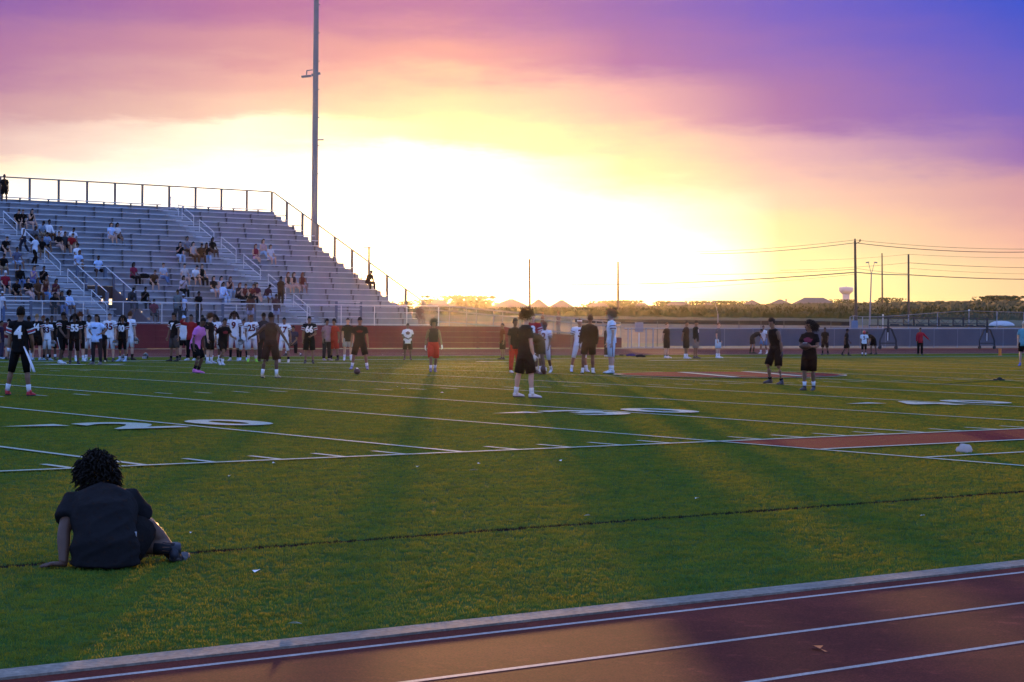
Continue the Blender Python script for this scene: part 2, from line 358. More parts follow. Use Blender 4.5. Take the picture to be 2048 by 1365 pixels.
# short turf fibres in the foreground, scattered as instances on the turf
def turf_fibres():
    M = MB(); rs = random.Random(2)
    for k in range(6):
        a = rs.uniform(0, 6.28); bx, by = rs.gauss(0, .012), rs.gauss(0, .012); h = rs.uniform(.009, .019); w = .0020; lx, ly = rs.gauss(0, .010), rs.gauss(0, .010); c, s_ = math.cos(a)*w, math.sin(a)*w
        M.add([(bx-c, by-s_, -.002), (bx+c, by+s_, -.002), (bx+lx*.5+c*.8, by+ly*.5+s_*.8, h*.6), (bx+lx*.5-c*.8, by+ly*.5-s_*.8, h*.6), (bx+lx, by+ly, h)], [(0, 1, 2, 3), (3, 2, 4)])
    tuft = bpy.data.objects.new('turf_tuft', M.mesh('turf_tuft', fibre_m))
    M = MB()
    yb_ = [-11.07]+BRK+[59.8]
    for y0, y1 in zip(yb_, yb_[1:]):
        q = [(-12.4+(y0+20.8)*.512-8, y0), (-12.4+(y0+20.8)*1.371+8, y0), (-12.4+(y1+20.8)*1.371+8, y1), (-12.4+(y1+20.8)*.512-8, y1)]
        M.quad(*[(x, y, gz(y)+.001) for x, y in q])
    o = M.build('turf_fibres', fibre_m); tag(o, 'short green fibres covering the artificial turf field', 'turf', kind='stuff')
    g = bpy.data.node_groups.new('scatter_fibres', 'GeometryNodeTree'); g.interface.new_socket('Geometry', in_out='INPUT', socket_type='NodeSocketGeometry'); g.interface.new_socket('Geometry', in_out='OUTPUT', socket_type='NodeSocketGeometry')
    N = g.nodes.new; i_, o_ = N('NodeGroupInput'), N('NodeGroupOutput'); d = N('GeometryNodeDistributePointsOnFaces'); ps = N('GeometryNodeInputPosition'); vd = N('ShaderNodeVectorMath'); vd.operation = 'DISTANCE'; vd.inputs[1].default_value = (CX, CY, 0)
    dv = N('ShaderNodeMath'); dv.operation = 'DIVIDE'; dv.inputs[0].default_value = 14.0; pw = N('ShaderNodeMath'); pw.operation = 'POWER'; pw.inputs[1].default_value = 1.1; ml = N('ShaderNodeMath'); ml.operation = 'MULTIPLY'; ml.inputs[1].default_value = 1150
    g.links.new(ps.outputs[0], vd.inputs[0]); g.links.new(vd.outputs['Value'], dv.inputs[1]); g.links.new(dv.outputs[0], pw.inputs[0]); g.links.new(pw.outputs[0], ml.inputs[0]); g.links.new(ml.outputs[0], d.inputs['Density']); d.inputs['Density'].default_value = 900
    ob = N('GeometryNodeObjectInfo'); ob.inputs['Object'].default_value = tuft; ob.inputs['As Instance'].default_value = True
    ip = N('GeometryNodeInstanceOnPoints'); rv = N('FunctionNodeRandomValue'); rv.data_type = 'FLOAT_VECTOR'; rv.inputs[0].default_value = (-.1, -.1, 0); rv.inputs[1].default_value = (.1, .1, 6.28)
    rsn = N('FunctionNodeRandomValue'); rsn.inputs[2].default_value = .7; rsn.inputs[3].default_value = 1.25
    L = g.links.new; L(i_.outputs[0], d.inputs[0]); L(d.outputs[0], ip.inputs[0]); L(ob.outputs['Geometry'], ip.inputs['Instance']); L(rv.outputs[0], ip.inputs['Rotation']); L(rsn.outputs[1], ip.inputs['Scale']); L(ip.outputs[0], o_.inputs[0])
    m = o.modifiers.new('scatter', 'NODES'); m.node_group = g
turf_fibres()

near_track = tag(yz_strip('near_track', -45, 190, [-45, -11.30], track_m), kind='structure')
for y in (-11.52, -12.54, -13.56, -14.58, -15.6, -16.6):
    yz_strip('lane_line', -45, 120, [y-0.026, y+0.026], lane_m, 0.0012, near_track)
grain(curb_m, 30, .2); grain(lane_m, 60, .2)
M = MB(); M.box(-45, 190, -11.315, -11.085, -0.2, gz(-11.1)+0.012); tag(M.build('track_kerb', curb_m), kind='structure')
far_track = tag(yz_strip('far_track', -45, 190, [60.0, 65, 77.0], track_m), kind='structure')
for i in range(8):
    y = 60.25+i*1.04; yz_strip('lane_line', -45, 150, [y-0.026, y+0.026], lane_m, 0.004, far_track)
M = MB(); M.box(-45, 190, 59.86, 60.03, -0.25, gz(60)+0.03); tag(M.build('track_kerb', curb_m), kind='structure')
M = MB(); M.box(-45, 190, 77.0, 78.6, -0.25, -0.03); tag(M.build('concrete_apron', curb_m), kind='structure')

# land beyond: flat behind the stand, a tan dirt field, a berm and rising cropland; one sheet out to the horizon
def smooth(a, b, x):
    t = min(1, max(0, (x-a)/(b-a))); return t*t*(3-2*t)
def land_z(lat, d):                       # lat = sideways/depth (tangent), d = depth from camera
    upx = 20+lat*106                      # photo rows above the level horizon of the far crop edge
    z700 = 1.67+700/F_PX*upx
    if d < 165: return -0.06
    if d < 252: return -0.06+(d-165)/87*1.45
    if d < 300: return 1.39+(d-252)/48*0.85
    if d < 700: return 2.24+(d-300)/400*(z700-2.24)
    return z700+(d-700)*0.0004
fh = Vector((math.sin(YAW), math.cos(YAW), 0)); rh = Vector((math.cos(YAW), -math.sin(YAW), 0))
def ground_at(u, d):                      # point on the land along photo column u at depth d
    lat = (u-1024)/F_PX; p = CAM+fh*d+rh*(lat*d); return Vector((p.x, p.y, land_z(lat, d)))
ds = [70, 95, 120, 165, 200, 235, 252, 260, 280, 300, 400, 550, 700, 1000, 1600, 2600, 4200]
ls = [-1.6+3.2*i/40 for i in range(41)]
M = MB(); vs = []
for d in ds:
    for l in ls:
        p = CAM+fh*d+rh*(l*d); z = land_z(max(-.3, min(.3, l)), d)
        vs.append((p.x, p.y, z-0.12 if p.y < 78 else z))
n = len(ls)
M.add(vs, [(j*n+i, j*n+i+1, (j+1)*n+i+1, (j+1)*n+i) for j in range(len(ds)-1) for i in range(n-1)])
land_m = mat('dry_ground', (0.20, 0.125, 0.06), 0.95, noise=(0.035, (0.10, 0.105, 0.035), 0.9), bump=(1.2, 0.6, 0.3))
tag(M.build('terrain', land_m), kind='structure')
M = MB(); M.box(-400, 400, -300, -45.2, -1.0, -0.15); tag(M.build('near_ground', land_m), kind='structure')
# tan dirt field and dark berm face as their own sheets on the land
def land_patch(name, us, ds_, m, dz, jit=0.0):
    M = MB(); vs = []
    for d in ds_:
        for u in us:
            p = ground_at(u, d); vs.append((p.x, p.y, p.z+dz+random.uniform(0, jit)))
    n = len(us); M.add(vs, [(j*n+i, j*n+i+1, (j+1)*n+i+1, (j+1)*n+i) for j in range(len(ds_)-1) for i in range(n-1)])
    return tag(M.build(name, m), kind='structure')
us_w = list(range(500, 2800, 50))
land_patch('dirt_lot', us_w, [166, 190, 215, 240, 251], mat('tan_dirt', (0.20, 0.115, 0.052), 0.95, noise=(0.05, (0.12, 0.078, 0.042), 0.9), bump=(3, 0.6, 0.1)), 0.03)
land_patch('berm_grass', list(range(500, 2800, 12)), [253.5, 260, 268, 276, 284, 292, 300], mat('dry_grass', (0.085, 0.075, 0.03), 0.95, noise=(0.25, (0.05, 0.065, 0.02), 0.9), bump=(2.0, 0.8, 0.3)), 0.05, 0.10)

# ------------------------------------------------------------------ bleacher stand
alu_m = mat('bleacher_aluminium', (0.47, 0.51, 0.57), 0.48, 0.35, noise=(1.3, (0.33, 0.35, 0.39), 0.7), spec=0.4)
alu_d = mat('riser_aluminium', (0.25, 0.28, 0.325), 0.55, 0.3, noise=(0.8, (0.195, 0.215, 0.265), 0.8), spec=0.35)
rail_m = mat('galvanised_rail', (0.52, 0.54, 0.57), 0.38, 0.6)
post_m = mat('dark_steel_post', (0.12, 0.11, 0.11), 0.55, 0.5)
brk_m = mat('bracket_steel', (0.10, 0.105, 0.12), 0.6, 0.4)
XR, Y0, Z0, RUN, RISE, NR = 65.47, 78.72, 1.73, 0.763, 0.3435, 21
def row(i): return Y0+i*RUN, Z0+i*RISE
AIS = (44.55, 57.55); AW = 0.62
PORT = (45.42, 47.18, 6)                    # stair portal: x range, rows removed
stand = tag(empty('bleacher_stand', (50, 86, 0)), 'long aluminium bleacher stand with railed aisles behind the red wall', 'bleachers')
SO = Vector((50, 86, 0))
class SB(MB):
    def build(s, name, m, parent=None, smooth=False):
        s.v = [(x-SO.x, y-SO.y, z-SO.z) for x, y, z in s.v]; return MB.build(s, name, m, parent, smooth)
secs = [(30.0, AIS[0]-AW), (AIS[0]+AW, AIS[1]-AW), (AIS[1]+AW, XR)]
for i in range(NR):
    y, z = row(i)
    parts = []
    for a, b in secs:
        if i < PORT[2] and a < PORT[0] < b: parts += [(a, PORT[0]), (PORT[1], b)]
        else: parts.append((a, b))
    br = SB()
    for a, b in parts:
        e = 0.28 if b == XR and i % 2 else 0.0
        M = SB(); M.box(a, b+e, y-0.13, y+0.13, z-0.045, z); M.build('seat_plank', alu_m, stand)
        x = a+0.35+(i*0.42) % 1.2
        while x < b-0.1:
            br.box(x-0.035, x+0.035, y-0.02, y+0.05, z-0.42, z-0.047); br.box(x-0.03, x+0.03, y-0.11, y+0.10, z-0.075, z-0.047); x += 1.86
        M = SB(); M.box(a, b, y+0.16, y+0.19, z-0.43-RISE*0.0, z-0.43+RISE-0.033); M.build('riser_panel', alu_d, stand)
    tag(br.build('seat_brackets', brk_m, stand), kind='stuff')
    M = SB()
    for a, b in ([(30.0, XR)] if i >= PORT[2] else [(30.0, PORT[0]), (PORT[1], XR)]):
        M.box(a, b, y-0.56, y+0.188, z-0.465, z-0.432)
    M.build('foot_deck', alu_d, stand)
    for xa in AIS:                            # two steps per row in the aisle
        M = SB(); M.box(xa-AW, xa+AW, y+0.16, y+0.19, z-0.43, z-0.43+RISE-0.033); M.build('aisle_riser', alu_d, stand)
        M = SB(); M.box(xa-AW+0.03, xa+AW-0.03, y-0.22, y+0.158, z-0.43+0.0, z-0.43+RISE*0.5)
        M.build('aisle_step', alu_m, stand)
        M = SB(); M.box(xa-AW+0.03, xa+AW-0.03, y-0.235, y-0.22, z-0.43+RISE*0.25, z-0.43+RISE*0.44); M.build('painted_step_shadow', brk_m, stand)  # solid dark strip standing in for the shadow on the step face
# handrails down the aisles
def handrail(xa, i0, i1):
    ya, za = row(i0); yb, zb = row(i1); za -= 0.43; zb -= 0.43
    M = SB(); k = Vector((xa, ya-0.1, za+0.88)); l = Vector((xa, yb-0.1, zb+0.92))
    M.bar((xa, ya-0.2, za), (xa, ya-0.2, za+0.80), 0.045, n=8); M.bar((xa, ya-0.2, za+0.80), k, 0.045, n=8); M.bar(k, l, 0.045, n=8)
    M.bar((xa, yb-0.1, zb), l, 0.045, n=8); M.bar((xa, ya-0.2, za+0.42), (xa, yb-0.1, zb+0.5), 0.04, n=8)
    M.build('handrail', rail_m, stand)
for xa in AIS:
    for a, b in ((0.4, 2.4), (3.6, 5.8), (7.0, 9.2), (10.4, 12.4), (13.6, 15.6), (16.6, 18.2), (18.9, 20)): handrail(xa, a, b)
# guard rails: top, right flank, front
yt, zt = row(NR-1); yt += 0.5; zt -= 0.43
M = SB(); M.bar((30, yt, zt+1.62), (XR, yt, zt+1.62), 0.075, n=8); M.build('guard_rail', post_m, stand)
M = SB(); M.box(30, XR, yt-0.35, yt+0.05, zt-0.03, zt); M.build('top_walkway', alu_d, stand)
x = XR
while x > 31:
    M = SB(); M.box(x-0.06, x+0.06, yt-0.04, yt+0.04, zt-0.6, zt+1.6); M.build('guard_post', post_m, stand); x -= 1.912
yA, zA = row(0); xg = XR+0.1
M = SB(); M.bar((xg, yA-0.3, zA+0.85), (xg, yt, zt+1.62), 0.085, n=8); M.build('guard_rail', post_m, stand)
for i in (0.1, 2.2, 4.6, 7.0, 9.3, 11.7, 14.1, 16.3, 18.6):
    y, z = row(i); zr = zA+0.85+(zt+1.62-zA-0.85)*(y-yA+0.3)/(yt-yA+0.3)
    M = SB(); M.box(xg-0.06, xg+0.06, y-0.06, y+0.06, z-0.75, zr); M.build('guard_post', post_m, stand)
for i in range(NR-1):                          # stepped end stringer
    y, z = row(i); M = SB(); M.bar((XR+0.05, y-0.1, z-0.55), (XR+0.05, y+RUN-0.1, z-0.55+RISE), 0.07); M.build('end_stringer', brk_m, stand)
for x in (34, 40, 50.5, 54, 61, 65):           # support columns under the deck
    for i in (4, 9, 14, 19):
        y, z = row(i); M = SB(); M.box(x-0.07, x+0.07, y-0.07, y+0.07, -0.06, z-0.5); M.build('support_column', brk_m, stand)
# front walkway, red wall, front rail
M = SB(); M.box(30, XR+1.2, 78.06, 78.3, 1.24, 1.298); M.build('front_walkway', alu_d, stand)
red_wall_m = mat('red_wall_panel', (0.125, 0.009, 0.012), 0.6, noise=(0.9, (0.095, 0.008, 0.012), 0.8), spec=0.3)
wall = tag(empty('red_wall', (50, 78, 0)), 'low dark red panelled wall along the front of the bleachers', 'wall')
def wall_panel(x0, x1, za, zb):                # four horizontal boards per panel
    for k in range(4):
        M = MB(); t0 = k/4; t1 = (k+1)/4-(0.002 if x1 < 66 else 0.006)
        b0, b1 = 0.03, 0.03
        def zz(x, t): top = za+(zb-za)*(x-x0)/(x1-x0); return 0.0+(top-0.0)*t
        vs = []
        for yy in (77.985, 78.03):
            vs += [(x0+0.006-50, yy-78, zz(x0, t0)), (x1-0.006-50, yy-78, zz(x1, t0)), (x1-0.006-50, yy-78, zz(x1, t1)), (x0+0.006-50, yy-78, zz(x0, t1))]
        M.add(vs, [(0, 1, 2, 3), (7, 6, 5, 4), (1, 5, 6, 2), (0, 3, 7, 4), (3, 2, 6, 7), (0, 4, 5, 1)])
        M.build('wall_board', red_wall_m, wall)
x = 30.0
while x < 68.9: wall_panel(x, x+2.43, 1.285, 1.285); x += 2.43
RX0 = x
RP = [(RX0, 1.285), (72.2, 1.10), (75.5, 0.86), (78.7, 0.70), (81.0, 0.62)]
for (a, za), (b, zb) in zip(RP, RP[1:]): wall_panel(a, b, za, zb)
fr = tag(empty('front_railing', (50, 78.1, 0)), 'galvanised chain link railing along the top of the red wall', 'railing')
def frail(name, a, b, w, m=rail_m, n=8):
    M = MB(); M.bar((a[0]-50, a[1]-78.1, a[2]), (b[0]-50, b[1]-78.1, b[2]), w, n=n); return M.build(name, m, fr)
frail('top_rail', (30, 78.1, 2.40), (66.2, 78.1, 2.46), 0.05)
frail('bottom_rail', (30, 78.1, 1.36), (66.2, 78.1, 1.36), 0.035)
x = 31.0
while x < 66.3: frail('rail_post', (x, 78.1, 1.29), (x, 78.1, 2.40), 0.055); x += 2.35
mesh_m = mat('chain_link', (0.25, 0.27, 0.30), 0.5, 0.5, alpha=0.13)
M = MB(); M.quad((-20, 0.03, 1.36), (16.2, 0.03, 1.36), (16.2, 0.03, 2.44), (-20, 0.03, 2.40)); M.build('chain_link_mesh', mesh_m, fr)
# stair portal: side walls, guard posts and sloping rails
portal = tag(empty('stair_portal', (47.2, 80, 0)), 'railed stair opening cut into the lower bleacher rows', 'stair portal')
class PB(MB):
    def build(s, name, m, parent=None, smooth=False):
        s.v = [(x-47.2, y-80, z) for x, y, z in s.v]; return MB.build(s, name, m, portal, smooth)
ya, za = row(0); yb, zb = row(PORT[2])
dk = mat('portal_side', (0.10, 0.10, 0.13), 0.7, 0.2)
for x in (PORT[0]+0.03, PORT[1]-0.03):
    M = PB(); M.add([(x-0.02, 78.4, 0.0), (x-0.02, yb-0.5, 0.0), (x-0.02, yb-0.5, zb-0.5), (x-0.02, 78.4, 1.25), (x+0.02, 78.4, 0.0), (x+0.02, yb-0.5, 0.0), (x+0.02, yb-0.5, zb-0.5), (x+0.02, 78.4, 1.25)],
                    [(0, 1, 2, 3), (7, 6, 5, 4), (3, 2, 6, 7), (0, 4, 5, 1), (1, 5, 6, 2), (0, 3, 7, 4)])
    M.build('side_wall', dk)
    M = PB(); M.bar((x, 80.4, 2.97), (x, 83.6, 4.42), 0.05, n=8); M.build('sloping_rail', rail_m)
    for t in (0.0, 0.36, 0.70, 1.0):
        y = 80.4+3.2*t; zr = 2.97+1.45*t
        M = PB(); w = 0.075 if t in (0.0, 1.0) else 0.045; M.box(x-w, x+w, y-w, y+w, max(0.9, zr-1.9), zr-0.02); M.build('rail_post', mat('blue_grey_post', (0.10, 0.12, 0.17), 0.5, 0.4))
M = PB(); M.bar((PORT[0]+0.05, 83.5, 4.40), (PORT[1]-0.05, 83.5, 4.40), 0.05, n=8); M.build('head_rail', rail_m)
for z0_, z1_, nm in ((-0.05, 2.30, 'added_back_panel'), (2.62, zb-0.48, 'added_head_panel')):  # panels added to darken the opening, with a slit left for sky glints
    M = PB(); M.box(PORT[0]+0.06, PORT[1]-0.06, yb-0.58, yb-0.53, z0_, z1_); M.build(nm, mat('portal_brown', (0.055, 0.035, 0.028), 0.85))
for xo in (0.35, 0.9, 1.35):  # posts added to break the bright slit into small glints
    M = PB(); M.box(PORT[0]+xo-0.12, PORT[0]+xo+0.12, yb-0.575, yb-0.535, 2.30, 2.62); M.build('added_slit_post', mat('portal_brown', (0, 0, 0)))
for k in range(7):
    M = PB(); M.box(PORT[0]+0.06, PORT[1]-0.06, 79.0+k*0.3, 79.3+k*0.3, -0.05, 1.2-k*0.17); M.build('stair_step', dk)
# railed wheelchair bays on the front walkway
for (u0, u1) in ((446, 510), (673, 722), (0, 62)):
    a = on_y(u0, 620, 78.6).x; b = on_y(u1, 620, 78.6).x
    bay = tag(empty('bay_railing', ((a+b)/2, 78.62, 1.298)), {446: 'three-bar railed bay on the walkway near the central aisle', 673: 'three-bar railed bay on the walkway beside the empty seats', 0: 'three-bar railed bay on the walkway below the stair aisle'}[u0], 'railing')
    w = (b-a)/2
    for zz in (0.50, 0.92, 1.32):
        M = MB(); M.bar((-w, 0, zz), (w, 0, zz), 0.04, n=8); M.build('rail_bar', rail_m, bay)
    for xx in (-w, w):
        M = MB(); M.box(xx-0.06, xx+0.06, -0.05, 0.05, -0.02, 1.34); M.build('bay_post', mat('blue_grey_post', (0, 0, 0)), bay)

# access ramp rails at the right end
ramp = tag(empty('ramp_railing', (73, 78.2, 0)), 'sloping double-rail ramp with galvanised posts at the bleacher end', 'ramp')
class RB(MB):
    def build(s, name, m, parent=None, smooth=False):
        s.v = [(x-73, y-78.2, z) for x, y, z in s.v]; return MB.build(s, name, m, ramp, smooth)
ramp_m = mat('dark_grey_rail', (0.20, 0.19, 0.19), 0.6, 0.3)  # darker grey than the rails of the stand
def rtop(x): return 2.46 if x < 67.5 else 2.46-(x-67.5)*0.064
for yy, sh in ((78.12, 0.0), (79.75, 0.05)):
    for dz in (0.0, -0.28, -0.95):
        M = RB(); M.bar((66.25, yy, rtop(66)+dz+sh), (67.5, yy, 2.46+dz+sh), 0.05, n=8); M.bar((67.5, yy, 2.46+dz+sh), (81, yy, rtop(81)+dz+sh), 0.05, n=8); M.build('ramp_rail', ramp_m)
    for k in range(8):
        x = 66.3+k*2.1; M = RB(); M.bar((x, yy, max(0.0, rtop(x)-1.15)), (x, yy, rtop(x)+sh), 0.06, n=8); M.build('ramp_post', ramp_m)
M = RB(); M.add([(66.2, 78.2, 1.22), (81.2, 78.2, 0.42), (81.2, 79.7, 0.42), (66.2, 79.7, 1.22), (66.2, 78.2, 1.30), (81.2, 78.2, 0.5), (81.2, 79.7, 0.5), (66.2, 79.7, 1.30)],
                [(0, 1, 2, 3), (7, 6, 5, 4), (0, 4, 5, 1), (3, 2, 6, 7), (1, 5, 6, 2), (0, 3, 7, 4)]); M.build('ramp_deck', alu_d)
for x in (70, 74, 78, 81): M = RB(); M.box(x-0.06, x+0.06, 78.9, 79.02, -0.05, 1.22-(x-66.2)*0.0533); M.build('deck_support', brk_m)
# white sign box at the foot of the ramp
M = MB(); M.box(-0.35, 0.35, -0.03, 0.03, 1.0, 1.62); o = M.build('sign_panel', mat('sign_grey', (0.22, 0.21, 0.24), 0.6)); o.location = (83.1, 78.6, 0)
root = tag(empty('ramp_sign', (83.1, 78.6, -0.05)), 'small pale grey sign panel at the foot of the ramp', 'sign'); o.parent = root; o.location = (0, 0, 0.05)
M = MB(); M.box(-0.03, 0.03, -0.02, 0.02, 0, 1.0); M.build('sign_post', rail_m, root)

# ------------------------------------------------------------------ fences
fence = tag(empty('windscreen_fence', (100, 78.4, 0)), 'waist-high chain link fence with grey-blue windscreen along the track', 'fence')
class FB(MB):
    def build(s, name, m, parent=None, smooth=False):
        s.v = [(x-100, y-78.4, z) for x, y, z in s.v]; return MB.build(s, name, m, fence, smooth)
wind_m = mat('windscreen_fabric', (0.085, 0.095, 0.125), 0.8, noise=(0.6, (0.065, 0.075, 0.105), 0.9), trans=0.12)
gate_m = mat('gate_post', (0.22, 0.24, 0.29), 0.5, 0.5)
def ftop(x): return 1.24+(x-83.5)*0.0045
M = FB(); M.bar((81.6, 78.4, ftop(81.6)), (150, 78.4, ftop(150)), 0.05, n=8); M.build('top_rail', gate_m)
M = FB(); M.bar((81.6, 78.4, 0.02), (150, 78.4, 0.02), 0.04, n=8); M.build('bottom_rail', gate_m)
xs = [on_y(u, 680, 78.4).x for u in (1256, 1263, 1292, 1306)] + [88.0+i*2.75 for i in range(23)]
for x in xs: M = FB(); M.bar((x, 78.4, -0.06), (x, 78.4, ftop(x)+0.03), 0.075, n=8); M.build('fence_post', gate_m)
a = 85.2
while a < 149:
    b = a+2.75; M = FB(); c0 = random.uniform(-.02, .02)
    M.quad((a, 78.37, 0.10), (b, 78.37, 0.10), (b, 78.37, ftop(b)-0.05), (a, 78.37, ftop(a)-0.05)); M.quad((b, 78.375, 0.10), (a, 78.375, 0.10), (a, 78.375, ftop(a)-0.05), (b, 78.375, ftop(b)-0.05)); M.build('windscreen_panel', wind_m); a = b
tall = tag(empty('tall_fence', (110, 84, 0)), 'taller thin chain link fence with galvanised posts behind the windscreen fence', 'fence')
class TB(MB):
    def build(s, name, m, parent=None, smooth=False):
        s.v = [(x-110, y-84, z) for x, y, z in s.v]; return MB.build(s, name, m, tall, smooth)
def tp(u, v, y=84): return on_y(u, v, y)
pts = [tp(1700, 634), tp(1707, 632), tp(1725, 634), tp(1756, 634), tp(1817, 630), tp(1875, 626), tp(1938, 622), tp(1994, 624), tp(2048, 625)]
for p in pts: M = TB(); M.bar((p.x, p.y, -0.06), tuple(p), 0.065, n=8); M.build('fence_post', gate_m)
for p, q in zip(pts, pts[1:]):
    M = TB(); M.bar(tuple(p), tuple(q), 0.035, n=6); M.build('fence_rail', gate_m)
p0 = tp(1250, 643, 86); q0 = tp(1700, 641, 86)
for dz in (0.0, -0.55): M = TB(); M.bar((p0.x, p0.y, p0.z+dz), (q0.x, q0.y, q0.z+dz), 0.03, n=6); M.build('fence_rail', mat('dark_wire', (0.08, 0.075, 0.07), 0.6, 0.3))
for u in (1315, 1390, 1478, 1522, 1568, 1662):
    p = tp(u, 642, 86); M = TB(); M.bar((p.x, p.y, -0.06), tuple(p), 0.05, n=6); M.build('fence_post', mat('dark_wire', (0, 0, 0)))
M = TB(); a, b = tp(1700, 634), tp(2048, 625); M.quad((a.x, a.y, 0), (b.x, b.y, 0), tuple(b), tuple(a)); M.build('chain_link_mesh', mesh_m)
M = TB(); a, b = tp(1703, 640, 83.9), tp(1715, 640, 83.9); M.box(a.x, b.x, 83.85, 83.95, 0.4, 1.9); M.build('notice_board', mat('blue_panel', (0.12, 0.17, 0.26), 0.6))
# black silt fence at the foot of the berm
M = MB(); us = list(range(1150, 1725, 25)); pv = [ground_at(u, 252.6) for u in us]; vs = []
for p in pv: vs += [(p.x, p.y, p.z-0.1), (p.x+0.06, p.y+0.06, p.z-0.1), (p.x+0.06, p.y+0.06, p.z+0.5+random.uniform(-.05, .05)), (p.x, p.y, p.z+0.5)]
fs = []
for i in range(len(pv)-1):
    for k in range(4): fs.append((i*4+k, (i+1)*4+k, (i+1)*4+(k+1) % 4, i*4+(k+1) % 4))
M.add(vs, fs); tag(M.build('silt_fence', mat('black_fabric', (0.012, 0.011, 0.011), 0.9)), 'low black fabric silt fence at the foot of the grassy berm', 'fence')
# ------------------------------------------------------------------ floodlight mast behind the stand
mast = tag(empty('floodlight_mast', (71.45, 98.2, -0.06)), 'tall grey floodlight mast rising behind the bleachers', 'light mast')
mm = mat('mast_steel', (0.20, 0.185, 0.19), 0.5, 0.45, noise=(0.7, (0.17, 0.16, 0.165), 0.7))
M = MB(); tube(M, [Vector((0, 0, z)) for z in (0, 6, 12, 18, 24, 30)], [0.245, 0.225, 0.205, 0.185, 0.165, 0.145], 12); M.build('pole', mm, mast, True)
M = MB(); M.box(-0.34, 0.34, -0.34, 0.34, 0, 0.25); M.build('base_plate', mm, mast)
rr = Vector((rgt0.x, rgt0.y, 0))
def mp(a, dz): return (rr.x*a, rr.y*a, dz)
lm = mat('lamp_housing', (0.16, 0.17, 0.20), 0.4, 0.6)
M = MB(); M.bar(mp(-0.28, 18.15), mp(0.32, 18.28), 0.16); M.bar(mp(-0.2, 18.5), mp(-0.62, 18.45), 0.06); M.bar(mp(-0.6, 18.45), mp(-0.62, 18.16), 0.06); M.build('bracket_arm', lm, mast)
M = MB(); M.bar(mp(-0.95, 18.02), mp(-0.30, 18.10), 0.40, 0.12); M.build('lamp_head', lm, mast)
M = MB(); M.bar(mp(0.1, 13.78), mp(0.58, 13.80), 0.10, 0.08); M.build('camera_arm', lm, mast)
for k in range(9):
    M = MB(); z = 11.5+k*1.9; M.bar(mp(0.16, z), mp(0.27, z), 0.05); M.build('climbing_peg', lm, mast)
M = MB(); M.box(-1.3, 1.3, -0.08, 0.08, 28.6, 28.8); M.build('cross_arm', mm, mast)
for k in range(5):
    M = MB(); ball(M, Vector((-1.2+k*0.6, -0.2, 29.05)), AX, (0.22, 0.24, 0.22), 10, 6); M.build('floodlight', lm, mast, True)

# ------------------------------------------------------------------ cropland
crop_m = mat('crop_leaves', (0.020, 0.034, 0.008), 0.9, noise=(0.5, (0.040, 0.042, 0.010), 0.9), trans=0.03, spec=0.05)
M = MB(); vs = []; us = list(range(760, 2760, 5)); dd = [301, 301.6, 302.5, 305, 311, 319, 330, 350, 375, 400, 440, 480, 530, 580, 640, 700, 720]
for j, d in enumerate(dd):
    for u in us:
        p = ground_at(u, d); h = 0.0 if j == 0 else (0.6 if j == 1 else 0.8)+random.uniform(-0.25, 0.3)*(1 if j < 6 else 0.8)
        dj = random.uniform(-0.5, 0.5) if j > 1 else 0
        vs.append((p.x+fh.x*dj, p.y+fh.y*dj, p.z+h-(0.1 if j == 0 else 0)))
n = len(us); M.add(vs, [(j*n+i, j*n+i+1, (j+1)*n+i+1, (j+1)*n+i) for j in range(len(dd)-1) for i in range(n-1)])
# leafy tufts standing out of the canopy
for k in range(9000):
    u = random.uniform(780, 2300); d = 301+abs(random.gauss(0, 60)) if k % 3 else random.uniform(301, 700)
    p = ground_at(u, min(d, 715)); a = random.uniform(0, 3.14); w = random.uniform(0.2, 0.5); h = random.uniform(0.8, 1.35)
    c, s_ = math.cos(a)*w, math.sin(a)*w
    M.add([(p.x-c, p.y-s_, p.z+0.3), (p.x+c, p.y+s_, p.z+0.3), (p.x+c*.3+random.uniform(-.3, .3), p.y+s_*.3, p.z+h)], [(0, 1, 2)])
tag(M.build('crop_field', crop_m), 'wide field of leafy green crops on the rising land', 'crops', kind='stuff')

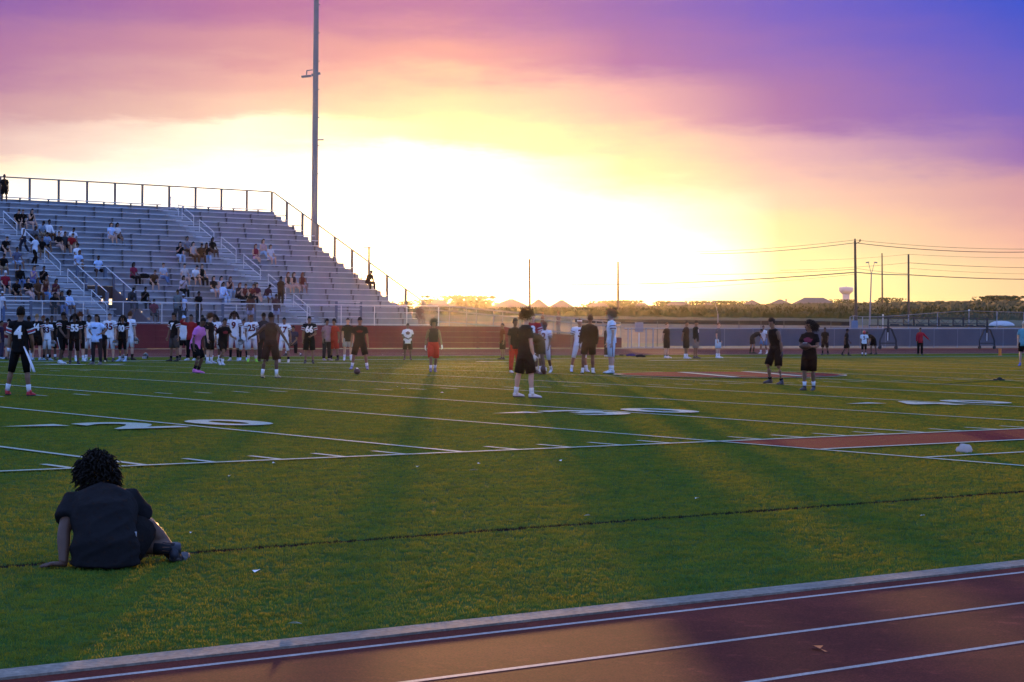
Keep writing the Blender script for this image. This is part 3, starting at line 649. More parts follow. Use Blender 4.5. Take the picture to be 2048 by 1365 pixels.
# ------------------------------------------------------------------ houses, trees on the skyline
wall_c = [mat('house_wall_a', (0.30, 0.25, 0.22), 0.9), mat('house_wall_b', (0.38, 0.34, 0.30), 0.9), mat('house_wall_c', (0.24, 0.17, 0.14), 0.9)]
roof_c = [mat('house_roof_a', (0.10, 0.085, 0.08), 0.9), mat('house_roof_b', (0.13, 0.10, 0.085), 0.9)]
glass = mat('window_glass', (0.05, 0.06, 0.08), 0.15, spec=0.6); trim = mat('house_trim', (0.6, 0.58, 0.55), 0.7)
def house(u0, u1, vtop, d, label, ridge=0.35, hw=2.8, win=3):
    uc = (u0+u1)/2; base = ground_at(uc, d); L = (u1-u0)/F_PX*d; top = at_d(uc, vtop, d).z; dep = min(12, L*0.8)
    o = tag(empty('house', base, -YAW+random.uniform(-0.06, 0.06)), label, 'house', 'houses on the skyline')
    rz = top-base.z; ez = rz-2.3; w = L/2-0.3
    k = random.randrange(3); M = MB(); M.box(-w, w, 0, dep, min(-1.5, ez-2.8), ez); M.build('wall', wall_c[k], o)
    M = MB(); e = 0.35; r = w*ridge
    M.add([(-w-e, -e, ez), (w+e, -e, ez), (w+e, dep+e, ez), (-w-e, dep+e, ez), (-r, dep/2, rz), (r, dep/2, rz)], [(0, 1, 5, 4), (1, 2, 5), (2, 3, 4, 5), (3, 0, 4), (3, 2, 1, 0)]); M.build('roof', roof_c[k % 2], o)
    for i in range(win):
        x = -w*0.7+i*w*1.4/max(1, win-1)
        M = MB(); M.box(x-0.6, x+0.6, -0.05, -0.01, ez-1.9, ez-0.7); f = M.build('window', glass, o)
        M = MB(); M.box(x-0.72, x+0.72, -0.045, -0.005, ez-2.02, ez-1.91); M.build('sill', trim, f)
    return o
H_ = [(848, 905, 600, 640, 'low hip-roofed house beside the bleacher end on the skyline'), (893, 948, 601, 700, 'hip-roofed house in front of the tall skyline tree'),
      (975, 1066, 598, 560, 'wide hip-roofed house with the highest peak, left of the bare pole'), (1052, 1102, 599, 545, 'steep-roofed house right behind the bare pole'),
      (1092, 1152, 600, 560, 'steep-roofed house with a pale wall beside the bare pole pair'), (1160, 1232, 606, 680, 'long low-roofed house left of the second bare pole'),
      (1262, 1306, 606, 820, 'small distant house just right of the second bare pole'), (1324, 1394, 603, 760, 'low broad-roofed house between the pole and street lamp'),
      (1398, 1436, 606, 900, 'tiny distant house beside the street lamp'), (1482, 1530, 600.5, 800, 'peaked house in the middle of the crop skyline'),
      (1534, 1590, 599, 800, 'peaked house with a chimney on the crop skyline'), (1592, 1672, 595.5, 780, 'large flat-ridged house beside the water tower')]
for h in H_:
    o = house(*h, ridge=0.5 if 'flat' in h[4] else (0.08 if ('peak' in h[4] or 'steep' in h[4]) else .3))
    if 'chimney' in h[4]: M = MB(); M.box(2.0, 2.5, 4, 4.5, -1, at_d(1571, 598, 800).z-o.location.z); M.build('chimney', wall_c[2], o)
leaf_m = mat('tree_leaves', (0.045, 0.062, 0.018), 0.8, noise=(0.6, (0.03, 0.045, 0.014), 0.9), trans=0.3); bark_m = mat('bark', (0.06, 0.045, 0.035), 0.9)
def tree(u, vtop, d, w, label, leaves=420):
    base = ground_at(u, d); H = at_d(u, vtop, d).z-base.z; o = tag(empty('tree', base), label, 'tree', 'trees on the skyline')
    M = MB(); tube(M, [Vector((0, 0, -0.5)), Vector((0.1, 0, H*.35)), Vector((0, .1, H*.7))], [H*.035, H*.025, H*.01], 6)
    for k in range(5):
        a = k*1.26; tube(M, [Vector((0, 0, H*(.3+.06*k))), Vector((math.cos(a)*w*.3, math.sin(a)*w*.3, H*(.55+.05*k)))], [H*.015, H*.005], 5)
    M.build('trunk', bark_m, o)
    M = MB(); cl = [(Vector((random.gauss(0, w*.26), random.gauss(0, w*.26), H*random.uniform(.38, .86))), random.uniform(.16, .3)*w) for _ in range(11)]
    for k in range(leaves):
        c, r = random.choice(cl); p = c+Vector((random.gauss(0, 1), random.gauss(0, 1), random.gauss(0, .8)))*r*.55; p.z = min(p.z, H)
        q = Vector((random.gauss(0, 1), random.gauss(0, 1), random.gauss(0, 1))).normalized(); x, y = frame(q); s = w*random.uniform(.035, .075)
        M.add([p+x*s, p+y*s*.6, p-x*s, p-y*s*.6], [(0, 1, 2, 3)])
    M.build('crown', leaf_m, o); return o
for t in [(812, 603, 760, 9, 'small rounded tree glimpsed under the bleacher end'), (866, 601, 720, 12, 'bushy tree behind the first skyline house'), (935, 594.5, 690, 17, 'tallest broad tree on the skyline beside the thin mast'), (958, 602, 760, 10, 'low tree left of the wide peaked house'),
          (1256, 603, 1000, 16, 'distant tree clump just right of the second bare pole'), (1318, 604, 1000, 14, 'small tree beside the broad-roofed house'), (1412, 604, 1050, 15, 'tree behind the tiny distant house'), (1458, 604, 1050, 16, 'tree right of the street lamp'),
          (1190, 603, 1000, 13, 'tree behind the long low-roofed house'), (1224, 604, 1050, 13, 'tree left of the second bare pole'), (1776, 597, 760, 7, 'small bush beside the base of the thin far pole'), (1680, 600, 900, 7, 'shrub left of the water tower stem'), (1700, 600, 900, 7, 'shrub right of the water tower stem'), (2010, 594, 760, 14, 'low bush row on the high end of the crop hill'), (1980, 595, 780, 9, 'small bush left of the low bush row on the crop hill')]: tree(*t)
# water tower
d = 2300; wt = tag(empty('water_tower', ground_at(1691, d)), 'pale mushroom-shaped water tower on the horizon beyond the crops', 'water tower'); b = wt.location
zt_ = at_d(1691, 574, d).z-b.z; wm = mat('tower_paint', (0.42, 0.36, 0.40), 0.6)
M = MB(); prof = [(4.6, 0), (3.9, zt_*.3), (3.8, zt_-10), (4.0, zt_-8)]; tube(M, [Vector((0, 0, z)) for r, z in prof], [r for r, z in prof], 20); M.build('stem', wm, wt, True)
M = MB(); prof = [(4.0, zt_-8.2), (7.3, zt_-5.2), (7.7, zt_-4.6), (7.7, zt_-1.4), (7.3, zt_-.6), (3, zt_-.1), (.3, zt_)]; tube(M, [Vector((0, 0, z)) for r, z in prof], [r for r, z in prof], 20); M.build('tank', wm, wt, True)
M = MB(); M.bar((0, 0, zt_-.1), (0, 0, zt_+.5), 0.8); M.build('vent', wm, wt)

# ------------------------------------------------------------------ poles and wires
wood = mat('pole_wood', (0.075, 0.06, 0.05), 0.9, noise=(0.8, (0.05, 0.04, 0.035), 0.8)); wire_m = mat('wire', (0.02, 0.02, 0.02), 0.6)
POLES = {}
def pole(key, u, vtop, d, label, r=0.14, arm=True, lean=0.0):
    b = ground_at(u, d); t = at_d(u-lean, vtop, d); o = tag(empty('utility_pole', b), label, 'utility pole', 'utility poles'); POLES[key] = t
    M = MB(); top = t-b; tube(M, [Vector((0, 0, -0.3)), Vector((top.x, top.y, top.z))], [r*1.15, r*0.8], 8); M.build('shaft', wood, o)
    if arm:
        M = MB(); c = Vector(top)-Vector((0, 0, 0.45)); M.bar(c-rh*0.1, c+rh*0.62+Vector((0, 0, .35)), 0.09); M.build('bracket_arm', wood, o)
        for q in (c+rh*0.62+Vector((0, 0, .5)), Vector(top)+Vector((0, 0, 0.12))):
            M = MB(); ball(M, q, AX, (0.1, 0.1, 0.16), 8, 5); M.build('insulator', wire_m, o, True)
    return o
pole('A', 1712, 482, 262, 'stout wooden utility pole with a bracket beside the water tower', 0.17, True, 2)
pole('B', 1817, 509, 300, 'wooden utility pole with a single top pin right of the thin far pole', 0.15, False)
pole('C', 1764, 507, 640, 'thin bare far pole between the twin-head lamp and a wooden pole', 0.22, False)
pole('D', 1059, 518, 350, 'bare wooden pole rising between the peaked skyline houses', 0.19, False)
pole('E', 1236, 523, 350, 'bare wooden pole right of the skyline houses', 0.19, False)
o = pole('F', 738, 494, 205, 'short utility pole with a crossarm seen past the bleacher flank', 0.11, False)
M = MB(); t = POLES['F']-o.location; M.bar(t-rh*0.55-Vector((0, 0, .1)), t+rh*0.25-Vector((0, 0, .1)), 0.08); M.build('crossarm', wood, o)
pole('G', 722, 532, 330, 'thin short pole left of the crossarm pole past the bleacher flank', 0.09, False)
pole('H', 933, 580, 300, 'very thin mast in front of the tall skyline tree', 0.06, False)
def lamp(u, vt, d, label, heads):
    b = ground_at(u-5 if len(heads) > 1 else u, d); t = at_d(u, vt, d)-b; o = tag(empty('street_lamp', b), label, 'street lamp')
    M = MB(); q = t-Vector((0, 0, 1.0)); tube(M, [Vector((0, 0, -0.1)), q], [0.085, 0.045], 8); M.build('post', mat('lamp_post', (0.20, 0.19, 0.21), 0.5, 0.4), o)
    for s in heads:
        M = MB(); e = t+rh*(0.26*s); M.bar(q, e, 0.05, n=6); M.build('arm', lm, o); M = MB(); M.bar(e-rh*0.05*s, e+rh*0.22*s-Vector((0, 0, .04)), 0.16, 0.10); M.build('lamp_head', lm, o)
lamp(1743, 525, 180, 'slender leaning lamp post with two heads beside the stout wooden pole', (-1, 1))
lamp(1436, 603, 170, 'short single-arm street lamp behind the windscreen fence', (-1,))
def wire(a, b, sag, label, r=0.018):
    M = MB(); pts = [a.lerp(b, i/14)-Vector((0, 0, sag*4*(i/14)*(1-i/14))) for i in range(15)]; tube(M, pts, [r*1.7]*15, 4)
    tag(M.build('power_line', wire_m), label, 'wire', 'overhead wires')
A, B = POLES['A'], POLES['B']
for (du, u0, v0, d0, u1, v1, d1, sg, r, lab) in [
    (A, 1400, 508, 330, 0, 0, 0, 0.35, 0.020, 'upper power line running left from the stout pole top'), (A, 1380, 504, 332, 0, 0, 0, 0.3, 0.012, 'thin upper power line above the left-hand line of the stout pole'),
    (A, 2110, 503, 262, 0, 0, 0, 0.5, 0.022, 'upper power line running right from the stout pole top'), (A, 2110, 498, 264, 0, 0, 0, 0.4, 0.012, 'thin upper power line above the right-hand line of the stout pole')]:
    wire(A+Vector((0, 0, 0.1 if r < .015 else -0.25)), at_d(u0, v0, d0), sg, lab, r)
A2 = at_d(1712, 545, 261.6)
wire(A2, at_d(1120, 569, 380), 0.5, 'thick lower cable running left from the stout pole', 0.035)
wire(at_d(1712, 539, 261.6), at_d(1300, 549, 380), 0.3, 'thin lower cable above the thick left cable', 0.014)
wire(at_d(1712, 549, 261.6), at_d(1300, 580, 380), 0.2, 'faint lowest cable running left from the stout pole', 0.010)
wire(A2, at_d(1817, 550, 299.7), 0.1, 'thick lower cable between the two wooden poles', 0.032)
wire(at_d(1817, 550, 299.7), at_d(2110, 559, 330), 0.2, 'thick lower cable running right from the second wooden pole', 0.032)
wire(at_d(1712, 537, 261.6), at_d(1817, 548, 299.7), 0.1, 'thin cable above the thick cable between the wooden poles', 0.012)
wire(B, at_d(2110, 516, 330), 0.2, 'thin top line running right from the second wooden pole', 0.011)
wire(B, at_d(1600, 521, 330), 0.2, 'thin top line running left from the second wooden pole', 0.009)
wire(at_d(1817, 526, 299.7), at_d(2110, 536, 330), 0.2, 'middle line running right from the second wooden pole', 0.018)
wire(at_d(1817, 526, 299.7), at_d(1560, 541, 340), 0.2, 'middle line running left from the second wooden pole', 0.012)
wire(at_d(1817, 537, 299.7), at_d(2110, 549, 330), 0.2, 'faint fourth line running right from the second wooden pole', 0.010)

# white tarp mound beyond the fence
p = ground_at(2003, 258); M = MB(); ball(M, Vector((0, 0, 0)), (rh, fh, Vector((0, 0, 1))), (1.55, 1.0, 0.55), 18, 10, lambda n: 1+0.08*mnoise.noise(n*3))
o = M.build('tarp_mound', mat('pale_tarp', (0.40, 0.44, 0.50), 0.7, bump=(2.5, 0.6, 0.2)), smooth=True); o.location = (p.x, p.y, p.z+0.12); tag(o, 'pale domed tarp mound on the grass beyond the right fence', 'tarp')
# pale low wall line and orange-lit posts
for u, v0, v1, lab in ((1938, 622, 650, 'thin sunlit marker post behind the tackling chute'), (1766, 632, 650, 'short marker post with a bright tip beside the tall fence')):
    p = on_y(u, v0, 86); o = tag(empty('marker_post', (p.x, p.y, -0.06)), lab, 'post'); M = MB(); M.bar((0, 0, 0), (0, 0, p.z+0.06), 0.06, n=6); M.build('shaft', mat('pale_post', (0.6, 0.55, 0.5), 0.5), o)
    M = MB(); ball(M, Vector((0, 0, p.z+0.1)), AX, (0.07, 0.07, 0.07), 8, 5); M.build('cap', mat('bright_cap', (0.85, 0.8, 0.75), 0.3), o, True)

# ------------------------------------------------------------------ linemen chute on wheels
ch_m = mat('chute_steel', (0.018, 0.02, 0.024), 0.5, 0.3)
YC = 73.5; xa = on_y(1776, 690, YC).x; xb = on_y(1974, 690, YC).x
chute = tag(empty('linemen_chute', ((xa+xb)/2, YC, gz(YC))), 'long dark overhead training chute on two wheeled arch frames', 'training chute')
w = (xb-xa)/2; z1, z2 = 1.60, 2.18
def cb(name, *bars):
    M = MB()
    for a, b, t in bars: M.bar(a, b, t)
    return M.build(name, ch_m, chute)
cb('lower_beam', ((-w-.9, 0, z1), (w+.7, 0, z1), 0.09)); cb('upper_beam', ((-w-.1, 0, z2), (w+.1, 0, z2), 0.05)); cb('middle_beam', ((-w-.1, 0, z1+.2), (w+.1, 0, z1+.2), 0.05))
cb('lower_beam', ((-w-.9, 0.9, z1), (w+.7, 0.9, z1), 0.07)); cb('upper_beam', ((-w-.1, 0.9, z2), (w+.1, 0.9, z2), 0.05))
for k in range(5):
    x = -w+k*2*w/4; cb('upright', ((x, 0, z1), (x, 0, z2+.05), 0.09)); cb('upright', ((x, .9, z1), (x, .9, z2), 0.06)); cb('cross_tie', ((x, 0, z2), (x, .9, z2), 0.05))
for k in range(16):
    x0 = -w+k*2*w/16; x1 = x0+2*w/16; za, zb = (z1+.2, z2) if k % 2 else (z2, z1+.2); cb('truss_brace', ((x0, 0, za), (x1, 0, zb), 0.025))
for k in range(8):
    x = -w+(k+.5)*2*w/8; M = MB(); M.box(x-.4, x+.4, -.05, .05, z1+.04, z1+.13); M.build('hanging_pad', ch_m, chute)
for s in (-w, w):
    M = MB()
    for y in (0.0,):
        M.bar((s, y, .62), (s, y, z1), 0.13)
        pts = [(s-.85, y, .15), (s-.85, y, .62), (s-.35, y, 1.38), (s, y, 1.45), (s+.35, y, 1.38), (s+.85, y, .62), (s+.85, y, .15)]
        for a, b in zip(pts, pts[1:]): M.bar(a, b, 0.08)
        M.bar((s-.85, y, .42), (s+.85, y, .42), 0.07)
    M.build('arch_frame', ch_m, chute)
    M = MB(); M.box(s-.12, s-.07, -.08, -.03, .6, 1.15); M.build('height_scale', mat('pale_scale', (.5, .52, .56), .5), chute)
    for k in (-.85, .85):
        M = MB(); tube(M, [Vector((s+k, -.05, .13)), Vector((s+k, .05, .13))], [.13, .13], 14); M.build('wheel', ch_m, chute)

# ------------------------------------------------------------------ small things on the field
def helmet_mesh(r=0.125):
    M = MB()
    ball(M, Vector((0, 0, r)), AX, (r*.92, r*1.06, r), 18, 12, lambda n: (0.80 if (n.y > .55 and n.z < .35) else 1.0))
    return M
hel_m = mat('helmet_black', (0.012, 0.012, 0.014), 0.18, coat=0.6, spec=0.5); cage_m = mat('face_mask', (0.55, 0.56, 0.6), 0.4, 0.3)
HEL = helmet_mesh().mesh('shell', hel_m, True)
M = MB()
for k, z in enumerate((0.04, 0.075, 0.11)):
    tube(M, [Vector((math.sin(a)*.108, math.cos(a)*.15+.01, z)) for a in (-1.2, -.8, -.4, 0, .4, .8, 1.2)], [.007]*7, 5)
for x in (-.045, .045): tube(M, [Vector((x, .145, .035)), Vector((x, .148, .115))], [.006]*2, 5)
CAGE = M.mesh('face_mask', cage_m)
M = MB(); tube(M, [Vector((0, math.sin(a)*.136, .125+math.cos(a)*.129)) for a in [-1.5+.3*i for i in range(9)]], [(.016, .004)]*9, 4, ref=Vector((1, 0, 0))); STRIPE = M.mesh('stripe', white_m)
def helmet(loc, rz, label, red=False, rx=0.0):
    o = tag(empty('football_helmet', loc, rz), label, 'helmet', 'football helmets'); o.rotation_euler = (rx, 0, rz)
    h = inst(HEL, 'shell', o); inst(CAGE, 'face_mask', h); inst(STRIPE, 'stripe', h)
    if red:
        h.material_slots[0].link = 'OBJECT'; h.material_slots[0].material = mat('helmet_red', (0.30, 0.02, 0.025), 0.25, coat=0.5)
    return o
for u, v, rz, lab in ((291, 719, 2.0, 'black helmet lying alone on the turf right of the crowd'), (248, 723, 2.6, 'black helmet lying on the turf at the feet of player 80')):
    p = on_field(u, v); helmet(p, rz, lab)
ball_m = mat('football_leather', (0.055, 0.022, 0.013), 0.55, bump=(220, .5, .004)); lace_m = mat('lace', (0.7, 0.7, 0.68), .7)
M = MB(); n = 14; tube(M, [Vector((0, -.142+.284*i/n, 0)) for i in range(n+1)], [max(.004, .087*math.sin(math.pi*min(max(i/n, .01), .99))**.75) for i in range(n+1)], 16, ref=Vector((0, 0, 1))); FB_ = M.mesh('ball_body', ball_m, True)
M = MB(); M.box(-.008, .008, -.055, .055, .083, .089)
for k in range(5): M.box(-.025, .025, -.045+.0225*k-.004, -.045+.0225*k+.004, .082, .090)
LACE = M.mesh('laces', lace_m)
def football(p, rot, label):
    o = tag(empty('football', p), label, 'football', 'footballs'); o.rotation_euler = rot
    inst(FB_, 'ball_body', o); inst(LACE, 'laces', o); return o
p = on_field(714, 750); football(p+Vector((0, 0, .09)), (0.2, 0, -YAW+0.25), 'brown football on the turf in front of the capped player')
p = on_field(1087, 750); football(p+Vector((0, 0, .142)), (math.pi/2-.15, 0, .3), 'brown football stood on end under the bending player')
# white cap-like bag near the team box
p = on_field(1926, 905)
M = MB(); ball(M, Vector((0, 0, 0)), (rh, fh, Vector((0, 0, 1))), (.125, .09, .085), 16, 10, lambda n: 1+.18*mnoise.noise(n*2.2+Vector((3, 1, 0)))-(.25 if n.x < -.3 else 0))
o = M.build('crumpled_bag', mat('white_plastic', (.45, .43, .43), .5, bump=(30, .8, .01), trans=.45), smooth=True); o.location = p+Vector((0, 0, .03)); tag(o, 'crumpled white plastic bag on the turf beside the red team box', 'bag')
# pylon
p = on_field(2000, 712); o = tag(empty('goal_pylon', p, 0.2), 'orange pylon standing on the far sideline', 'pylon'); M = MB(); M.box(-.05, .05, -.05, .05, .0, .46); M.build('post', mat('pylon_orange', (.62, .17, .02), .6), o); M = MB(); M.box(-.075, .075, -.075, .075, 0, .03); M.build('base', mat('pylon_orange', (0, 0, 0)), o); o.scale = (1.25, 1.25, .85)
# dark bags by the far sideline
for u, v, c, lab in ((1262, 713, (.05, .03, .12), 'dark purple bag lying at the far edge of the turf'), (1281, 715, (.012, .012, .014), 'black bag lying beside the purple bag'), (1243, 712, (.02, .018, .016), 'small dark bundle left of the purple bag')):
    p = on_field(u, v); s = .5 if 'small' in lab else 1; M = MB(); ball(M, Vector((0, 0, 0)), (rh, fh, Vector((0, 0, 1))), (.24*s, .15, .085*s), 14, 8, lambda n: 1+.35*mnoise.noise(n*2.0+Vector((u, 0, 0))))
    o = M.build('kit_bag', cloth(c), smooth=True); o.location = p+Vector((0, 0, .05*s)); tag(o, lab, 'bag')
# black reel with a cord on the turf at right
p = on_field(1998, 762); o = tag(empty('cord_reel', p, 0.4), 'flat black reel with a cord trailing over the turf', 'cord reel')
M = MB(); tube(M, [Vector((0, 0, 0)), Vector((0, 0, .05))], [.17, .15], 16); ball(M, Vector((.05, 0, .06)), AX, (.08, .08, .04), 8, 5); M.build('reel', dark_m, o)
M = MB()
for tgt in (on_field(1880, 770), on_field(1972, 754)):
    q = (tgt-p); ca, sa = math.cos(-.4), math.sin(-.4); q = Vector((q.x*ca-q.y*sa, q.x*sa+q.y*ca, q.z))
    tube(M, [Vector((0, 0, .02)), q*.5+Vector((.05, .05, .014)), q+Vector((0, 0, .012))], [.007]*3, 5)
M.build('cord', dark_m, o)
# litter flecks on the turf
lit = mat('paper_fleck', (.7, .7, .68), .8)
for k, (u, v) in enumerate([(459, 957), (548, 931), (1120, 926), (1174, 1037), (1394, 1002), (1845, 1037), (382, 1072), (512, 1150), (795, 776), (806, 780), (884, 788), (766, 711), (806, 709), (590, 1256), (947, 945), (958, 932), (835, 938)]):
    p = on_field(u, v); s = random.uniform(.02, .045)
    M = MB(); M.add([(-s*1.5, 0, .006), (0, -s*.6, .012), (s*1.5, 0, .004), (0, s*.7, .02)], [(0, 1, 2), (0, 2, 3)]); o = M.build('paper_scrap', lit); o.location = p+Vector((0, 0, .02)); o.rotation_euler = (0, 0, random.uniform(0, 6)); tag(o, 'tiny pale scrap lying on the turf', 'litter', 'scraps scattered on the turf')
# leaf on the track
p = on_z(1640, 1302, -.0937); M = MB(); M.add([(0, 0, .012), (.04, .035, .03), (.10, 0, .014), (.04, -.035, .022), (-.09, -.008, .01), (-.09, .008, .01)], [(0, 3, 2, 1), (0, 4, 5)]); o = M.build('dry_leaf', mat('leaf_orange', (.62, .16, .03), .7)); o.location = p; o.rotation_euler = (0, 0, 1.1); tag(o, 'curled orange dry leaf on the near running track', 'leaf')
# ------------------------------------------------------------------ people
SKIN = {'d': (0.075, 0.036, 0.022), 'b': (0.17, 0.085, 0.05), 'l': (0.46, 0.27, 0.19)}
def skin_m(k): return mat('skin_'+k, SKIN[k], 0.55, noise=(12, tuple(x*.8 for x in SKIN[k]), .5), spec=.35)
eye_m = mat('eye', (0.02, 0.015, 0.012), .2); lip_m = mat('lips', (0.16, 0.055, 0.045), .5)
HAIRC = {'k': (0.007, 0.005, 0.004), 'b': (0.085, 0.042, 0.018), 'y': (0.30, 0.19, 0.09), 'r': (0.14, 0.045, 0.018)}
def hair_m(k): return mat('hair_'+k, HAIRC[k], .6, bump=(40, .8, .01), spec=.1, trans=.12 if k == 'k' else .5)
PEND = []
V = Vector
def D(v): return Vector(v).normalized()
POSE = {
 'stand': dict(aR=((.16, .02, -1), (.06, .18, -1)), aL=((.16, -.02, -1), (.08, .14, -1)), lR=((.07, .02, -1), (.03, -.05, -1)), lL=((.09, .0, -1), (.03, -.03, -1))),
 'wide': dict(aR=((.30, .02, -1), (.12, .22, -1)), aL=((.28, 0, -1), (.14, .18, -1)), lR=((.24, .02, -1), (.16, -.03, -1)), lL=((.24, 0, -1), (.16, -.04, -1))),
 'relax': dict(side=4, aR=((.2, .1, -1), (.0, .5, -.8)), aL=((.22, -.08, -1), (.1, .05, -1)), lR=((.04, .1, -1), (.04, -.05, -1)), lL=((.14, -.02, -1), (.05, -.06, -1))),
 'hips': dict(aR=((.85, -.25, -.8), (-.75, .45, -.5)), aL=((.85, -.25, -.8), (-.75, .45, -.5)), lR=((.08, .05, -1), (.03, -.05, -1)), lL=((.12, 0, -1), (.06, -.02, -1))),
 'walk': dict(lean=5, aR=((.2, -.35, -1), (.1, .1, -1)), aL=((.2, .35, -1), (.05, .6, -.8)), lR=((.04, .42, -1), (.02, -.02, -1)), lL=((.05, -.15, -1), (.02, -.55, -1)), liftL=20),
 'run': dict(lean=12, aR=((.25, -.5, -.9), (.1, .5, -.8)), aL=((.25, .5, -.8), (0, .9, -.1)), lR=((.04, .62, -.8), (.02, -.25, -1)), lL=((.05, -.35, -.9), (.02, -.75, -.6)), liftL=40),
 'crouch': dict(lean=24, head=(0, -14), aR=((.2, .2, -1), (.05, .5, -.85)), aL=((.2, .3, -1), (.05, .55, -.85)), lR=((.12, .55, -.85), (.05, -.35, -1)), lL=((.15, .35, -.95), (.08, -.45, -.95))),
 'bend': dict(lean=88, head=(0, 30), aR=((.12, .05, -1), (-.05, .05, -1)), aL=((.10, .10, -1), (-.05, .0, -1)), lR=((.16, .12, -1), (.10, -.18, -1)), lL=((.16, .02, -1), (.12, -.12, -1))),
 'bendwalk': dict(lean=62, head=(0, 10), aR=((.35, .55, -.8), (.15, .35, -.9)), aL=((.3, -.4, -.8), (.1, -.5, -.6)), lR=((.1, .25, -1), (.08, -.15, -1)), lL=((.12, -.05, -1), (.1, -.15, -1))),
 'lean': dict(lean=14, head=(0, -5), aR=((.16, -.10, -1), (.06, .05, -1)), aL=((.16, .02, -1), (.05, .12, -1)), lR=((.10, .38, -.95), (.05, -.30, -1)), lL=((.12, .10, -1), (.08, -.25, -1))),
 'spread': dict(aR=((.62, -.05, -.9), (.5, .15, -.85)), aL=((.75, .1, -.65), (.85, .3, -.45)), lR=((.14, .10, -1), (.05, -.12, -1)), lL=((.16, -.06, -1), (.10, -.20, -1)), liftL=16),
 'hold': dict(aR=((.22, .10, -1), (-.30, .85, .05)), aL=((.22, .10, -1), (-.30, .85, .0)), lR=((.03, .16, -1), (.0, -.06, -1)), lL=((-.03, -.08, -1), (-.02, -.30, -1)), liftL=12),
 'gather': dict(aR=((.26, .06, -1), (-.55, .65, -.25)), aL=((.26, .06, -1), (-.55, .65, -.3)), lR=((.06, .04, -1), (.03, -.05, -1)), lL=((.08, 0, -1), (.03, -.03, -1))),
 'behind': dict(aR=((.25, -.3, -1), (-.45, -.35, -.8)), aL=((.25, -.3, -1), (-.45, -.3, -.8)), lR=((.05, .02, -1), (.03, -.04, -1)), lL=((.07, .0, -1), (.03, -.03, -1))),
 'salute': dict(aR=((.75, .35, .1), (-.8, .35, .55)), aL=((.2, 0, -1), (.05, .2, -1)), lR=((.07, .02, -1), (.03, -.05, -1)), lL=((.09, .0, -1), (.03, -.03, -1))),
 'point': dict(lean=3, aR=((.2, .0, -1), (.05, .25, -1)), aL=((.7, .1, -.75), (.75, .1, -.7)), lR=((.05, .02, -1), (.02, -.05, -1)), lL=((.05, .0, -1), (.02, -.03, -1))),
 'reachR': dict(lean=8, aR=((.25, .55, -.75), (.05, .75, -.5)), aL=((.2, .35, -.9), (0, .7, -.6)), lR=((.08, .30, -.95), (.04, -.20, -1)), lL=((.1, -.10, -1), (.05, -.25, -1))),
 'kneel': dict(lean=6, aR=((.15, .35, -.9), (-.1, .7, -.5)), aL=((.15, .3, -.9), (-.2, .7, -.5)), lR=((.12, .95, -.15), (.05, -.08, -1)), lL=((.10, .12, -1), (.03, -1, -.18)), liftL=70),
 'sit': dict(lean=8, aR=((.2, .35, -.9), (-.12, .8, -.35)), aL=((.2, .35, -.9), (-.12, .8, -.35)), lR=((.10, .98, -.06), (.03, .10, -1)), lL=((.12, .98, -.06), (.03, .02, -1)), seat=1),
 'sitlean': dict(lean=30, head=(0, -18), aR=((.22, .55, -.7), (-.35, .6, -.3)), aL=((.22, .55, -.7), (-.35, .6, -.3)), lR=((.18, .97, -.04), (.06, .06, -1)), lL=((.2, .97, -.04), (.08, .0, -1)), seat=1),
 'sitcross': dict(lean=4, head=(18, 0), aR=((.18, .3, -.95), (-.4, .75, -.1)), aL=((.2, .2, -1), (-.35, .8, -.2)), lR=((-.05, .95, .12), (-.18, .45, -.85)), lL=((.06, .98, -.06), (-.02, .05, -1)), seat=1),
 'sitchin': dict(lean=18, head=(-12, -4), aR=((.12, .6, -.75), (-.25, .35, .85)), aL=((.2, .4, -.9), (-.35, .75, -.2)), lR=((.08, .98, -.04), (.0, .12, -1)), lL=((.14, .97, -.06), (.06, -.05, -1)), seat=1),
 'sitwide': dict(lean=12, head=(10, -4), aR=((.35, .45, -.8), (.05, .8, -.45)), aL=((.35, .45, -.8), (.05, .8, -.45)), lR=((.32, .93, -.06), (.10, .02, -1)), lL=((.34, .92, -.06), (.12, .06, -1)), seat=1),
}
def hand_geo(M, w, d, palm_n, s, curl=0.55, k=1.0, side=1):
    """palm and five fingers; d = direction, palm_n = palm normal"""
    d = d.normalized(); n = (palm_n-d*palm_n.dot(d)).normalized(); x = d.cross(n).normalized()*side
    tube(M, [w-d*.02*s, w+d*.03*s, w+d*.075*s, w+d*.098*s], [(.024*s*k, .018*s*k), (.036*s*k, .018*s*k), (.041*s*k, .016*s*k), (.036*s*k, .012*s*k)], 8, ref=n)
    for i, (o, L) in enumerate(((.029, .072), (.010, .082), (-.010, .076), (-.028, .058))):
        b = w+d*.088*s+x*(o*s); c = curl*(1+.12*i); p = [b]; a = 0.25
        for f in (.42, .33, .25):
            dd = d*math.cos(a)+n*math.sin(a); p.append(p[-1]+dd*(L*f*s)); a += c
        tube(M, p, [.0092*s*k, .0088*s*k, .008*s*k, .0055*s*k], 6, ref=x)
    b = w+d*.028*s+x*.030*s; p = [b]
    for f, q in ((.036, .75), (.030, .5), (.024, .3)):
        p.append(p[-1]+(d*.75+x*q+n*.35).normalized()*(f*s))
    tube(M, p, [.0125*s*k, .011*s*k, .0098*s*k, .006*s*k], 6, ref=n)
